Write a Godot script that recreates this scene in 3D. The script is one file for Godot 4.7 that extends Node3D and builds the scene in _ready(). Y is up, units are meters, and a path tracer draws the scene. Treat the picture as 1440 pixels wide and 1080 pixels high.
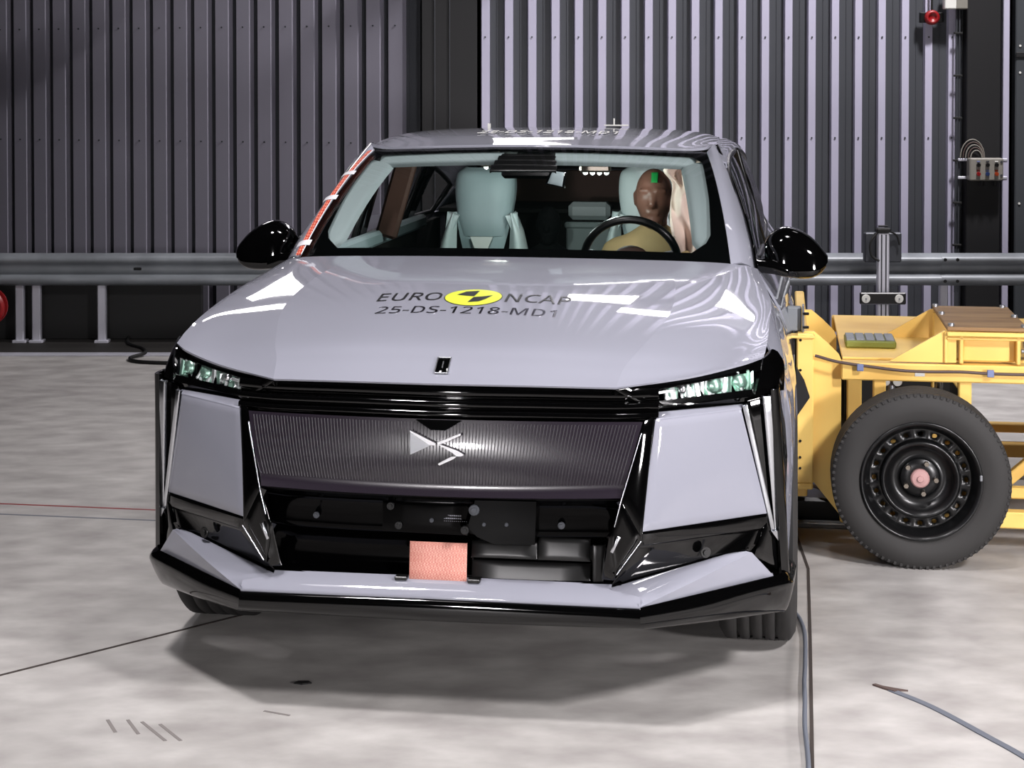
extends Node3D
# A crash test hall: a silver car struck from the side by a yellow barrier trolley. Metres, y up.

const CAR_AT := Vector3(-0.196, 0.0, -4.773)
const CAR_TURN := -0.1517
var M := {}
var used := {}
var off := Vector3.ZERO      # where the thing being built has its base, in the coordinates its shapes are given in
var grp := 0
var hood_tris: Array = []

# ---------- naming and tagging ----------
func numbered(n: String) -> String:
	if not used.has(n):
		used[n] = 0
		return n
	used[n] += 1
	return "%s_%03d" % [n, used[n]]

func tag(o: Node3D, label := "", category := "", group := "", kind := "") -> Node3D:
	if label: o.set_meta("label", label)
	if category: o.set_meta("category", category)
	if group: o.set_meta("group", group)
	if kind: o.set_meta("kind", kind)
	return o

func thing(called: String, label: String, category: String, at := Vector3.ZERO, turn := 0.0, group := "", kind := "") -> Node3D:
	var o := Node3D.new()
	o.name = numbered(called)
	add_child(o)
	o.position = at
	o.rotation.y = turn
	tag(o, label, category, group, kind)
	return o

func obj(called: String, st: SurfaceTool, mat: Material, parent: Node = null) -> MeshInstance3D:
	var o := MeshInstance3D.new()
	st.generate_normals()
	var me: ArrayMesh = st.commit()
	me.surface_set_material(0, mat)
	o.mesh = me
	o.cast_shadow = GeometryInstance3D.SHADOW_CASTING_SETTING_ON
	if parent == null:
		o.name = numbered(called)
		add_child(o)
	else:
		o.name = called
		parent.add_child(o, true)
	if parent != null and not (parent is MeshInstance3D): o.position = -off
	return o

func inst(called: String, mesh: Mesh, at: Vector3, parent: Node) -> MeshInstance3D:
	var o := MeshInstance3D.new()
	o.mesh = mesh
	o.name = called
	parent.add_child(o, true)
	o.position = at
	return o

# ---------- mesh helpers ----------
func mb() -> SurfaceTool:
	var st := SurfaceTool.new()
	st.begin(Mesh.PRIMITIVE_TRIANGLES)
	return st

func smooth(st: SurfaceTool) -> void:
	grp += 1
	st.set_smooth_group(grp)

func flat(st: SurfaceTool) -> void:
	st.set_smooth_group(-1)

func tri(st: SurfaceTool, a: Vector3, b: Vector3, c: Vector3, out: Vector3) -> void:
	# clockwise as seen from the side that `out` points to
	if (b - a).cross(c - a).dot(out) > 0.0:
		st.add_vertex(a); st.add_vertex(c); st.add_vertex(b)
	else:
		st.add_vertex(a); st.add_vertex(b); st.add_vertex(c)

func quad(st: SurfaceTool, a: Vector3, b: Vector3, c: Vector3, d: Vector3, out: Vector3) -> void:
	tri(st, a, b, c, out)
	tri(st, a, c, d, out)

func V(x: float, y: float, z: float) -> Vector3:
	return Vector3(x, y, z)

func mir(v: Vector3, s: float) -> Vector3:
	return Vector3(v.x * s, v.y, v.z)

func mirs(a: Array, s: float) -> Array:
	var r := []
	for v in a: r.append(mir(v, s))
	return r

func spline(pts: Array, n: int) -> Array:
	# n spans per control span, through every control point
	var r := []
	var m := pts.size()
	for i in m - 1:
		var p0: Vector3 = pts[max(i - 1, 0)]
		var p1: Vector3 = pts[i]
		var p2: Vector3 = pts[i + 1]
		var p3: Vector3 = pts[min(i + 2, m - 1)]
		if i == 0: p0 = p1 * 2.0 - p2
		if i == m - 2: p3 = p2 * 2.0 - p1
		for k in n:
			var t := float(k) / n
			r.append(0.5 * (2.0 * p1 + (p2 - p0) * t + (2.0 * p0 - 5.0 * p1 + 4.0 * p2 - p3) * t * t + (3.0 * p1 - p0 - 3.0 * p2 + p3) * t * t * t))
	r.append(pts[m - 1])
	return r

func fine(sections: Array, nu: int, nv: int) -> Array:
	# sections: rows of control points -> dense grid
	var rows := []
	for s in sections: rows.append(spline(s, nv) if nv > 1 else s)
	if nu <= 1: return rows
	var cols: int = rows[0].size()
	var out := []
	for j in cols:
		var line := []
		for r in rows: line.append(r[j])
		out.append(spline(line, nu))
	var grid := []
	for i in out[0].size():
		var row := []
		for j in cols: row.append(out[j][i])
		grid.append(row)
	return grid

func grid_normals(P: Array, inside: Vector3) -> Array:
	var N := []
	var h := P.size()
	var w: int = P[0].size()
	for i in h:
		var row := []
		for j in w:
			var a: Vector3 = P[min(i + 1, h - 1)][j] - P[max(i - 1, 0)][j]
			var b: Vector3 = P[i][min(j + 1, w - 1)] - P[i][max(j - 1, 0)]
			row.append(a.cross(b).normalized())
		N.append(row)
	var mi := h / 2
	var mj := w / 2
	var flip: bool = N[mi][mj].dot(P[mi][mj] - inside) < 0.0
	if flip:
		for i in h:
			for j in w: N[i][j] = -N[i][j]
	return N

func sheet(st: SurfaceTool, P: Array, inside: Vector3, thick := 0.004) -> void:
	# a curved sheet with real thickness
	var N := grid_normals(P, inside)
	var h := P.size()
	var w: int = P[0].size()
	smooth(st)
	for i in h - 1:
		for j in w - 1:
			quad(st, P[i][j], P[i][j + 1], P[i + 1][j + 1], P[i + 1][j], N[i][j] + N[i + 1][j + 1])
	if thick <= 0.0: return
	smooth(st)
	var B := []
	for i in h:
		var row := []
		for j in w: row.append(P[i][j] - N[i][j] * thick)
		B.append(row)
	for i in h - 1:
		for j in w - 1:
			quad(st, B[i][j], B[i][j + 1], B[i + 1][j + 1], B[i + 1][j], -N[i][j] - N[i + 1][j + 1])
	flat(st)
	for i in h - 1:
		quad(st, P[i][0], P[i + 1][0], B[i + 1][0], B[i][0], P[i][0] - P[i][1])
		quad(st, P[i][w - 1], P[i + 1][w - 1], B[i + 1][w - 1], B[i][w - 1], P[i][w - 1] - P[i][w - 2])
	for j in w - 1:
		quad(st, P[0][j], P[0][j + 1], B[0][j + 1], B[0][j], P[0][j] - P[1][j])
		quad(st, P[h - 1][j], P[h - 1][j + 1], B[h - 1][j + 1], B[h - 1][j], P[h - 1][j] - P[h - 2][j])

func panel_grid(a: Vector3, b: Vector3, c: Vector3, d: Vector3, out: Vector3, bulge := 0.0, edge := 0.004, n := 8) -> Array:
	# four corners round (a b along the top, d c along the bottom), rounded-off edges, gentle bulge
	var nn := (b - a).cross(d - a).normalized()
	if nn.dot(out) < 0.0: nn = -nn
	var wu: float = max((b - a).length(), 0.001)
	var wv: float = max((d - a).length(), 0.001)
	var us := [0.0]
	var vs := [0.0]
	if edge > 0.0:
		us.append(min(edge / wu, 0.2)); vs.append(min(edge / wv, 0.2))
	for k in range(1, n):
		us.append(float(k) / n); vs.append(float(k) / n)
	if edge > 0.0:
		us.append(1.0 - min(edge / wu, 0.2)); vs.append(1.0 - min(edge / wv, 0.2))
	us.append(1.0); vs.append(1.0)
	us.sort(); vs.sort()
	var P := []
	for v in vs:
		var row := []
		for u in us:
			var p := a.lerp(b, u).lerp(d.lerp(c, u), v)
			var k: float = bulge * 16.0 * u * (1.0 - u) * v * (1.0 - v)
			if edge > 0.0 and (u == 0.0 or u == 1.0 or v == 0.0 or v == 1.0): k -= edge * 0.7
			row.append(p + nn * k)
		P.append(row)
	return P

func panel(st: SurfaceTool, a: Vector3, b: Vector3, c: Vector3, d: Vector3, out: Vector3, thick := 0.012, bulge := 0.0, edge := 0.004, n := 8) -> void:
	var P := panel_grid(a, b, c, d, out, bulge, edge, n)
	sheet(st, P, (a + b + c + d) / 4.0 - out * 10.0, thick)

func prism(st: SurfaceTool, pts: Array, depth: Vector3) -> void:
	# a plane-ish outline pushed along `depth`
	var n := Vector3.ZERO
	for i in pts.size(): n += (pts[i] as Vector3).cross(pts[(i + 1) % pts.size()])
	var fl := PackedVector2Array()
	var an := n.abs()
	for p: Vector3 in pts:
		if an.x >= an.y and an.x >= an.z: fl.append(Vector2(p.y, p.z))
		elif an.y >= an.z: fl.append(Vector2(p.x, p.z))
		else: fl.append(Vector2(p.x, p.y))
	var ids := Geometry2D.triangulate_polygon(fl)
	flat(st)
	for k in range(0, ids.size(), 3):
		tri(st, pts[ids[k]], pts[ids[k + 1]], pts[ids[k + 2]], -depth)
		tri(st, pts[ids[k]] + depth, pts[ids[k + 1]] + depth, pts[ids[k + 2]] + depth, depth)
	var turn := 1.0 if n.dot(depth) > 0.0 else -1.0
	for i in pts.size():
		var a: Vector3 = pts[i]
		var b: Vector3 = pts[(i + 1) % pts.size()]
		quad(st, a, b, b + depth, a + depth, (b - a).cross(depth) * turn)

func box(st: SurfaceTool, c: Vector3, size: Vector3, ch := 0.004, basis := Basis.IDENTITY) -> void:
	var h := size / 2.0
	ch = min(ch, min(h.x, min(h.y, h.z)) * 0.5)
	flat(st)
	for ax in 3:
		var b := (ax + 1) % 3
		var d := (ax + 2) % 3
		for s in [-1.0, 1.0]:
			var q := []
			for k in [[-1, -1], [1, -1], [1, 1], [-1, 1]]:
				var v := Vector3.ZERO
				v[ax] = s * h[ax]; v[b] = k[0] * (h[b] - ch); v[d] = k[1] * (h[d] - ch)
				q.append(c + basis * v)
			var o := Vector3.ZERO
			o[ax] = s
			quad(st, q[0], q[1], q[2], q[3], basis * o)
		if ch > 0.0:
			for s1 in [-1.0, 1.0]:
				for s2 in [-1.0, 1.0]:
					var e := []
					for k in [[0, -1], [0, 1], [1, 1], [1, -1]]:
						var v := Vector3.ZERO
						v[ax] = k[1] * (h[ax] - ch)
						v[b] = s1 * (h[b] if k[0] == 0 else h[b] - ch)
						v[d] = s2 * (h[d] - ch if k[0] == 0 else h[d])
						e.append(c + basis * v)
					var o := Vector3.ZERO
					o[b] = s1; o[d] = s2
					quad(st, e[0], e[1], e[2], e[3], basis * o)
	if ch > 0.0:
		for sx in [-1.0, 1.0]:
			for sy in [-1.0, 1.0]:
				for sz in [-1.0, 1.0]:
					tri(st, c + basis * V(sx * h.x, sy * (h.y - ch), sz * (h.z - ch)), c + basis * V(sx * (h.x - ch), sy * h.y, sz * (h.z - ch)), c + basis * V(sx * (h.x - ch), sy * (h.y - ch), sz * h.z), basis * V(sx, sy, sz))

func bar(st: SurfaceTool, a: Vector3, b: Vector3, w: float, h: float, ch := 0.004) -> void:
	# a square-section beam from a to b
	var z := (b - a).normalized()
	var up := Vector3.UP if abs(z.y) < 0.9 else Vector3.BACK
	var x := up.cross(z).normalized()
	box(st, (a + b) / 2.0, Vector3(w, h, (b - a).length()), ch, Basis(x, z.cross(x), z))

func tube(st: SurfaceTool, pts: Array, r, sides := 10, caps := true) -> void:
	var rings := []
	var prev := Vector3.ZERO
	for i in pts.size():
		var d: Vector3 = (pts[min(i + 1, pts.size() - 1)] - pts[max(i - 1, 0)]).normalized()
		var x := (Vector3.UP if abs(d.y) < 0.9 else Vector3.RIGHT).cross(d).normalized()
		if prev != Vector3.ZERO: x = (prev - d * prev.dot(d)).normalized()
		prev = x
		var y := d.cross(x)
		var rr: float = r[i] if r is Array else r
		var ring := []
		for k in sides + 1:
			var a := TAU * k / sides
			ring.append(pts[i] + (x * cos(a) + y * sin(a)) * rr)
		rings.append(ring)
	smooth(st)
	for i in rings.size() - 1:
		for k in sides:
			quad(st, rings[i][k], rings[i][k + 1], rings[i + 1][k + 1], rings[i + 1][k], (rings[i][k] + rings[i][k + 1]) / 2.0 - pts[i])
	if caps:
		flat(st)
		for e in [0, rings.size() - 1]:
			var o: Vector3 = pts[0] - pts[1] if e == 0 else pts[e] - pts[e - 1]
			for k in sides: tri(st, pts[e], rings[e][k], rings[e][k + 1], o)

func lathe(st: SurfaceTool, c: Vector3, axis: Vector3, prof: Array, sides := 32, sharp := false, arc := TAU, a0 := 0.0) -> void:
	# prof: Vector2(radius, along the axis), the outside lies to the left of travel from high to low; normals follow from the turn
	var x := (Vector3.UP if abs(axis.y) < 0.9 else Vector3.RIGHT).cross(axis).normalized()
	var y := axis.cross(x)
	smooth(st)
	for i in prof.size() - 1:
		if sharp: smooth(st)
		var p: Vector2 = prof[i]
		var q: Vector2 = prof[i + 1]
		var nr := Vector2(q.y - p.y, -(q.x - p.x))   # outward for profiles running along +axis
		for k in sides:
			var a := a0 + arc * k / sides
			var b := a0 + arc * (k + 1) / sides
			var da := x * cos(a) + y * sin(a)
			var db := x * cos(b) + y * sin(b)
			var out := (da + db).normalized() * nr.x + axis * nr.y
			quad(st, c + da * p.x + axis * p.y, c + db * p.x + axis * p.y, c + db * q.x + axis * q.y, c + da * q.x + axis * q.y, out)

func disc(st: SurfaceTool, c: Vector3, axis: Vector3, r: float, thick: float, sides := 16) -> void:
	lathe(st, c, axis, [Vector2(0, 0), Vector2(r, 0), Vector2(r, thick * 0.7), Vector2(r * 0.92, thick), Vector2(0, thick)], sides, true)

func ball(st: SurfaceTool, c: Vector3, r: Vector3, seg := 20, lo := 0.0, hi := PI) -> void:
	smooth(st)
	var n := seg / 2
	for i in n:
		for k in seg:
			var q := []
			for e in [[i, k], [i, k + 1], [i + 1, k + 1], [i + 1, k]]:
				var t: float = lo + (hi - lo) * e[0] / n
				var a: float = TAU * e[1] / seg
				q.append(c + V(r.x * sin(t) * cos(a), r.y * cos(t), r.z * sin(t) * sin(a)))
			quad(st, q[0], q[1], q[2], q[3], (q[0] + q[2]) / 2.0 - c)

# ---------- materials ----------
func mat(color: Color, rough := 0.5, metal := 0.0, coat := 0.0) -> StandardMaterial3D:
	var m := StandardMaterial3D.new()
	m.albedo_color = color
	m.roughness = rough
	m.metallic = metal
	if coat > 0.0:
		m.clearcoat_enabled = true
		m.clearcoat = coat
		m.clearcoat_roughness = 0.03
	return m

func noise_tex(seed_: int, freq: float, lo: Color, hi: Color, size := 512, octaves := 4, normal := false) -> NoiseTexture2D:
	var n := FastNoiseLite.new()
	n.seed = seed_
	n.frequency = freq
	n.fractal_octaves = octaves
	var t := NoiseTexture2D.new()
	t.width = size
	t.height = size
	t.seamless = true
	t.noise = n
	if normal:
		t.as_normal_map = true
		t.bump_strength = 4.0
	else:
		var g := Gradient.new()
		g.set_color(0, lo)
		g.set_color(1, hi)
		t.color_ramp = g
	return t

func make_materials() -> void:
	M.paint = mat(Color(0.515, 0.52, 0.56), 0.62, 0.0, 1.0)
	M.paint.metallic_specular = 0.25
	M.gloss = mat(Color(0.012, 0.012, 0.013), 0.05)
	M.gloss_deep = mat(Color(0.006, 0.006, 0.007), 0.08)
	M.gloss_deep.metallic_specular = 0.22
	M.satin = mat(Color(0.035, 0.035, 0.036), 0.35)
	M.black = mat(Color(0.02, 0.02, 0.02), 0.7)
	M.grille = mat(Color(0.115, 0.095, 0.125), 0.25, 0.0, 0.6)
	M.grille_rib = mat(Color(0.09, 0.075, 0.098), 0.45, 0.0)
	M.chrome = mat(Color(0.95, 0.95, 0.96), 0.28, 1.0)
	M.facet = mat(Color(0.93, 0.95, 0.95), 0.4, 0.85)
	M.satin_chrome = mat(Color(0.82, 0.83, 0.85), 0.25, 1.0)
	M.optic_green = mat(Color(0.70, 0.86, 0.79), 0.34, 0.9)
	M.glass = mat(Color(0.05, 0.08, 0.08, 0.08), 0.0)
	M.glass.metallic_specular = 0.35
	M.glass.transparency = BaseMaterial3D.TRANSPARENCY_ALPHA
	M.lens = mat(Color(0.05, 0.06, 0.06, 0.03), 0.0)
	M.lens.transparency = BaseMaterial3D.TRANSPARENCY_ALPHA
	M.film = mat(Color(0.12, 0.12, 0.13), 0.18)
	M.film.normal_enabled = true
	M.film.normal_texture = noise_tex(31, 0.012, Color.BLACK, Color.WHITE, 256, 3, true)
	M.film.normal_scale = 0.8
	M.film.uv1_triplanar = true
	M.film.uv1_scale = Vector3(3, 1.2, 3)
	M.rubber = mat(Color(0.045, 0.044, 0.044), 0.75)
	M.tread = mat(Color(0.135, 0.13, 0.127), 0.75)
	M.steel_black = mat(Color(0.05, 0.052, 0.056), 0.3, 0.2)
	M.bolt = mat(Color(0.55, 0.52, 0.48), 0.35, 0.9)
	M.pink_cap = mat(Color(0.62, 0.48, 0.47), 0.5)
	M.leather = mat(Color(0.76, 0.80, 0.80), 0.5)
	M.leather_dark = mat(Color(0.56, 0.62, 0.63), 0.5)
	M.trim_pale = mat(Color(0.47, 0.525, 0.525), 0.7)
	M.interior = mat(Color(0.10, 0.085, 0.075), 0.8)
	M.brown = mat(Color(0.25, 0.15, 0.10), 0.7)
	M.airbag = mat(Color(0.82, 0.74, 0.69), 0.85)
	M.skin = mat(Color(0.44, 0.30, 0.25), 0.4)
	M.jacket = mat(Color(0.62, 0.52, 0.36), 0.8)
	M.dark_cloth = mat(Color(0.03, 0.03, 0.035), 0.9)
	M.green = mat(Color(0.10, 0.55, 0.25), 0.5)
	M.yellow = mat(Color(0.97, 0.83, 0.47), 0.42)
	M.yellow.metallic = 0.0
	M.yellow.albedo_texture = noise_tex(3, 0.006, Color(0.86, 0.80, 0.74), Color(1, 1, 1), 256, 4)
	M.yellow.uv1_triplanar = true
	M.yellow.uv1_scale = Vector3(0.9, 0.9, 0.9)
	M.ply = mat(Color(0.62, 0.50, 0.34), 0.6)
	M.ply.albedo_texture = noise_tex(4, 0.01, Color(0.72, 0.66, 0.6), Color(1, 1, 1), 256, 5)
	M.ply.uv1_triplanar = true
	M.ply.uv1_scale = Vector3(0.8, 4.0, 4.0)
	M.olive = mat(Color(0.45, 0.47, 0.20), 0.5)
	M.steel = mat(Color(0.60, 0.61, 0.63), 0.35, 0.8)
	M.galv = mat(Color(0.55, 0.57, 0.59), 0.42, 0.1)
	M.galv.albedo_texture = noise_tex(7, 0.01, Color(0.8, 0.8, 0.8), Color(1, 1, 1), 256, 4)
	M.galv.uv1_triplanar = true
	M.alu = mat(Color(0.80, 0.80, 0.84), 0.4, 0.4)
	M.cable = mat(Color(0.30, 0.24, 0.22), 0.6)
	M.cable_black = mat(Color(0.03, 0.028, 0.026), 0.6)
	M.cable_grey = mat(Color(0.36, 0.38, 0.42), 0.5)
	M.blue_tape = mat(Color(0.42, 0.46, 0.60), 0.6)
	M.white_tape = mat(Color(0.80, 0.80, 0.82), 0.55)
	M.white = mat(Color(0.82, 0.82, 0.80), 0.5)
	M.grey_box = mat(Color(0.48, 0.47, 0.44), 0.5)
	M.red = mat(Color(0.50, 0.04, 0.06), 0.4)
	M.blue = mat(Color(0.10, 0.18, 0.35), 0.4)
	M.orange = mat(Color(0.55, 0.20, 0.06), 0.4)
	M.lime = mat(Color(0.76, 0.80, 0.20), 0.4)
	M.ink = mat(Color(0.06, 0.06, 0.07), 0.4)
	M.ink_grey = mat(Color(0.40, 0.40, 0.43), 0.25)
	M.column = mat(Color(0.055, 0.055, 0.065), 0.6)
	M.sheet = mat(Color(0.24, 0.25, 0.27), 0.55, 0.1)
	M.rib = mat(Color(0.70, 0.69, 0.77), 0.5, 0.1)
	M.rib_shaded = mat(Color(0.56, 0.55, 0.60), 0.5, 0.1)  # rib colour darkened to carry the weaker light on the angled wall
	M.screw = mat(Color(0.25, 0.26, 0.28), 0.5, 0.4)
	M.door_grey = mat(Color(0.22, 0.235, 0.25), 0.6)
	M.ceiling = mat(Color(0.10, 0.10, 0.105), 0.9)
	M.dark_floor = mat(Color(0.12, 0.11, 0.10), 0.7)
	M.joint = mat(Color(0.20, 0.17, 0.155), 0.9)
	M.scuff = mat(Color(0.46, 0.44, 0.43), 0.8)
	M.rust = mat(Color(0.30, 0.16, 0.08), 0.85)
	var c := mat(Color(1, 1, 1), 0.5)
	c.albedo_texture = noise_tex(11, 0.008, Color(0.565, 0.55, 0.54), Color(0.725, 0.715, 0.70), 1024, 9)
	c.uv1_triplanar = true
	c.uv1_world_triplanar = true
	c.uv1_scale = Vector3(0.36, 0.5, 0.56)
	c.detail_enabled = true
	var dm := Image.create(4, 4, false, Image.FORMAT_RGBA8)
	dm.fill(Color(1, 1, 1, 1))
	c.roughness_texture = noise_tex(12, 0.01, Color(0.72, 0.72, 0.72), Color(1, 1, 1), 512, 5)
	c.roughness = 0.62
	c.detail_enabled = false
	M.concrete = c
	# copper-coloured woven reflector: computed cloth grain
	var im := Image.create(128, 92, false, Image.FORMAT_RGB8)
	var rng := RandomNumberGenerator.new()
	rng.seed = 5
	for x in 128:
		for y in 92:
			var t := rng.randf() * 0.45 + 0.25 * sin(x * 0.9) * sin(y * 0.31 + x * 0.11) + (0.25 if (y / 3 + x / 4) % 2 == 0 else 0.0)
			im.set_pixel(x, y, Color(0.80, 0.45, 0.40).lerp(Color(1.0, 0.86, 0.78), clamp(t, 0.0, 1.0)))
	M.copper = mat(Color(0.88, 0.88, 0.88), 0.5)
	M.copper.albedo_texture = ImageTexture.create_from_image(im)
	M.copper.uv1_triplanar = true
	M.copper.uv1_scale = Vector3(6.5, 9.5, 6.5)
	# red strip with pale dots
	var im2 := Image.create(16, 16, false, Image.FORMAT_RGB8)
	im2.fill(Color(0.72, 0.20, 0.12))
	for x in 16:
		for y in 16:
			if Vector2(x - 7.5, y - 7.5).length() < 4.6: im2.set_pixel(x, y, Color(0.95, 0.72, 0.62))
	M.dots = mat(Color(1, 1, 1), 0.5)
	M.dots.albedo_texture = ImageTexture.create_from_image(im2)
	M.dots.uv1_triplanar = true
	M.dots.uv1_scale = Vector3(110, 110, 110)

# ---------- the hall ----------
func lamp(at: Vector3, aim: Vector3, size: Vector2, energy: float, label: String, cone := 0.0, tint := Color(1.0, 0.982, 0.99)) -> void:
	# a floodlight: housing, glowing panel, and a light of the panel's size just in front of it
	var t := thing("floodlight", label, "floodlight", at, 0.0, "floodlights on the hall ceiling")
	t.look_at_from_position(at, aim, Vector3.UP if abs((aim - at).normalized().y) < 0.95 else Vector3.BACK)
	var h := mb()
	box(h, V(0, 0, 0.06), V(size.x + 0.06, size.y + 0.06, 0.10), 0.01)
	obj("housing", h, M.satin, t)
	var g := mb()
	box(g, V(0, 0, 0.0), V(size.x, size.y, 0.012), 0.002)
	var gm := mat(Color(1, 1, 1), 0.5)
	gm.emission_enabled = true
	gm.emission = tint
	gm.emission_energy_multiplier = 6.0
	obj("lamp_panel", g, gm, t)
	var y := mb()
	box(y, V(0, size.y * 0.5 + 0.06, 0.1), V(0.06, 0.1, 0.2), 0.004)
	obj("bracket", y, M.satin, t)
	if cone > 0.0:
		var s := SpotLight3D.new()
		s.spot_angle = cone
		s.spot_angle_attenuation = 0.6
		s.light_energy = energy
		s.light_color = tint
		s.light_size = min(size.x, size.y) * 0.5
		s.spot_range = 40.0
		s.spot_attenuation = 2.0
		s.shadow_enabled = true
		s.position = V(0, 0, -0.06 )
		t.add_child(s)
	else:
		var a := AreaLight3D.new()
		a.area_size = size
		a.light_energy = energy
		a.light_color = tint
		a.area_range = 40.0
		a.area_attenuation = 2.0
		a.shadow_enabled = true
		a.position = V(0, 0, -0.02)
		t.add_child(a)

func slab(called: String, c: Vector3, size: Vector3, m: Material) -> MeshInstance3D:
	var st := mb()
	box(st, c, size, 0.0)
	var o := obj(called, st, m)
	tag(o, "", "", "", "structure")
	return o

func clad(called: String, at: Vector3, turn: float, count: int, pitch: float, rib_w: float, foot_w: float, depth: float, per: int, y_top: float, screws: Array, rib_mat: Material) -> void:
	# a wall of profiled sheets: flat pans, and on them raised ribs, each a piece of its own
	var o := MeshInstance3D.new()
	var st := mb()
	box(st, V(count * pitch / 2.0, y_top / 2.0, -0.08), V(count * pitch, y_top, 0.12), 0.0)
	st.generate_normals()
	o.mesh = st.commit()
	o.mesh.surface_set_material(0, M.black)
	o.name = called
	add_child(o)
	o.position = at
	o.rotation.y = turn
	tag(o, "", "", "", "structure")
	var pan := mb()
	var w := pitch * per
	box(pan, V(w / 2.0, y_top / 2.0, -0.01), V(w - 0.002, y_top, 0.02), 0.001)
	for k in per:   # the stiffening fold along the middle of each pan
		smooth(pan)
		box(pan, V((k + 0.5) * pitch, y_top / 2.0, 0.001), V(0.004, y_top, 0.006), 0.0015)
	pan.generate_normals()
	var pm: ArrayMesh = pan.commit()
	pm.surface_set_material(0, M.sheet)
	var n := count / per
	for k in n: inst("cladding_sheet", pm, V(k * w, 0, 0), o)
	var r := mb()
	prism(r, [V(-foot_w / 2, 0, 0), V(-rib_w / 2, 0, depth), V(rib_w / 2, 0, depth), V(foot_w / 2, 0, 0)], V(0, y_top, 0))
	r.generate_normals()
	var rm: ArrayMesh = r.commit()
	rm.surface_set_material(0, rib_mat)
	var sc := mb()
	disc(sc, V(0, 0, 0), V(0, 0, 1), 0.006, 0.006, 8)
	sc.generate_normals()
	var sm: ArrayMesh = sc.commit()
	sm.surface_set_material(0, M.screw)
	for k in n * per:
		var ro := inst("rib", rm, V(k * pitch, 0, 0), o)
		for y: float in screws: inst("screw", sm, V(0, y, depth), ro)

func build_hall() -> void:
	slab("floor", V(0, -0.1, -3.5), V(26, 0.2, 22), M.concrete)
	slab("ceiling", V(0, 8.1, -3.5), V(26, 0.2, 22), M.ceiling)
	slab("wall_right", V(13.1, 4, -3.5), V(0.2, 8.4, 22), M.ceiling)
	slab("wall_left", V(-13.1, 4, -3.5), V(0.2, 8.4, 22), M.ceiling)
	slab("wall_front", V(0, 4, 7.4), V(26, 8.4, 0.2), M.ceiling)
	slab("wall_rear", V(0, 4, -14.4), V(26, 8.4, 0.2), M.black)
	# the profiled walls behind the car: one square to the view, one swinging away to the left
	var p := 0.1575
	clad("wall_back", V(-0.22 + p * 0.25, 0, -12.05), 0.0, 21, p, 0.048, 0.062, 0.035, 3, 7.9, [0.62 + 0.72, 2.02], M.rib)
	clad("wall_angled", V(-0.62 - 66 * 0.163 * cos(0.31), 0, -12.08 - 66 * 0.163 * sin(0.31)), -0.31, 66, 0.163, 0.098, 0.118, 0.055, 3, 7.9, [1.30, 2.10], M.rib_shaded)
	# far right: the dark column, a pale post and a door leaf
	var c := slab("trim_1", V(-0.42, 4.0, -12.03), V(0.37, 8.0, 0.10), M.column)  # shade of a wall recess, put into the dark colour of a flat column
	for x in [-0.52, -0.42]:
		var st := mb()
		box(st, V(x, 4.0, -11.975), V(0.006, 8.0, 0.012), 0.002)
		obj("fold", st, M.sheet, c)
	var c2 := mb()
	box(c2, V(3.165, 4.0, -12.0), V(0.23, 8.0, 0.12), 0.006)
	tag(obj("trim_2", c2, M.column), "", "", "", "structure")
	var c3 := mb()
	box(c3, V(3.315, 4.0, -11.97), V(0.042, 8.0, 0.07), 0.004)
	tag(obj("trim_3", c3, M.rib), "", "", "", "structure")
	var d := mb()
	box(d, V(4.46, 4.0, -12.0), V(2.16, 7.9, 0.10), 0.008)
	var dn := obj("door_1", d, M.door_grey)
	tag(dn, "", "", "", "structure")
	for y in [1.96, 1.78, 0.9]:
		var s := mb()
		disc(s, V(3.41, y, -11.95), V(0, 0, 1), 0.008, 0.006, 8)
		obj("screw", s, M.white, dn)
	var db := mb()
	box(db, V(4.46, 1.90, -11.945), V(2.16, 0.035, 0.012), 0.003)
	obj("rail", db, M.column, dn)
	# floor: dark lane behind a steel edge strip, joints between the slabs
	slab("trim_4", V(-3.0, 0.002, -12.6), V(20, 0.004, 2.85), M.dark_floor)
	var k := mb()
	box(k, V(-4.2, 0.006, -11.14), V(9.4, 0.012, 0.09), 0.003)
	tag(obj("trim_5", k, M.alu), "", "", "", "structure")
	floor_joint([V(1.09, 0, -6.9), V(1.042, 0, -6.219), V(0.915, 0, -5.419), V(0.749, 0, -4.397), V(0.56, 0, -3.2)], 0.010)
	floor_joint([V(-3.6, 0, -3.06), V(-1.477, 0, -5.091), V(-0.985, 0, -5.562), V(-0.62, 0, -5.91)], 0.011)

func floor_joint(pts: Array, w: float) -> void:
	var st := mb()
	flat(st)
	for i in pts.size() - 1:
		var a: Vector3 = pts[i]
		var b: Vector3 = pts[i + 1]
		var s := (b - a).cross(Vector3.UP).normalized() * w / 2.0
		prism(st, [a - s, a + s, b + s, b - s], V(0, 0.0015, 0))
	tag(obj("trim_6", st, M.joint), "", "", "", "structure")

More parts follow.
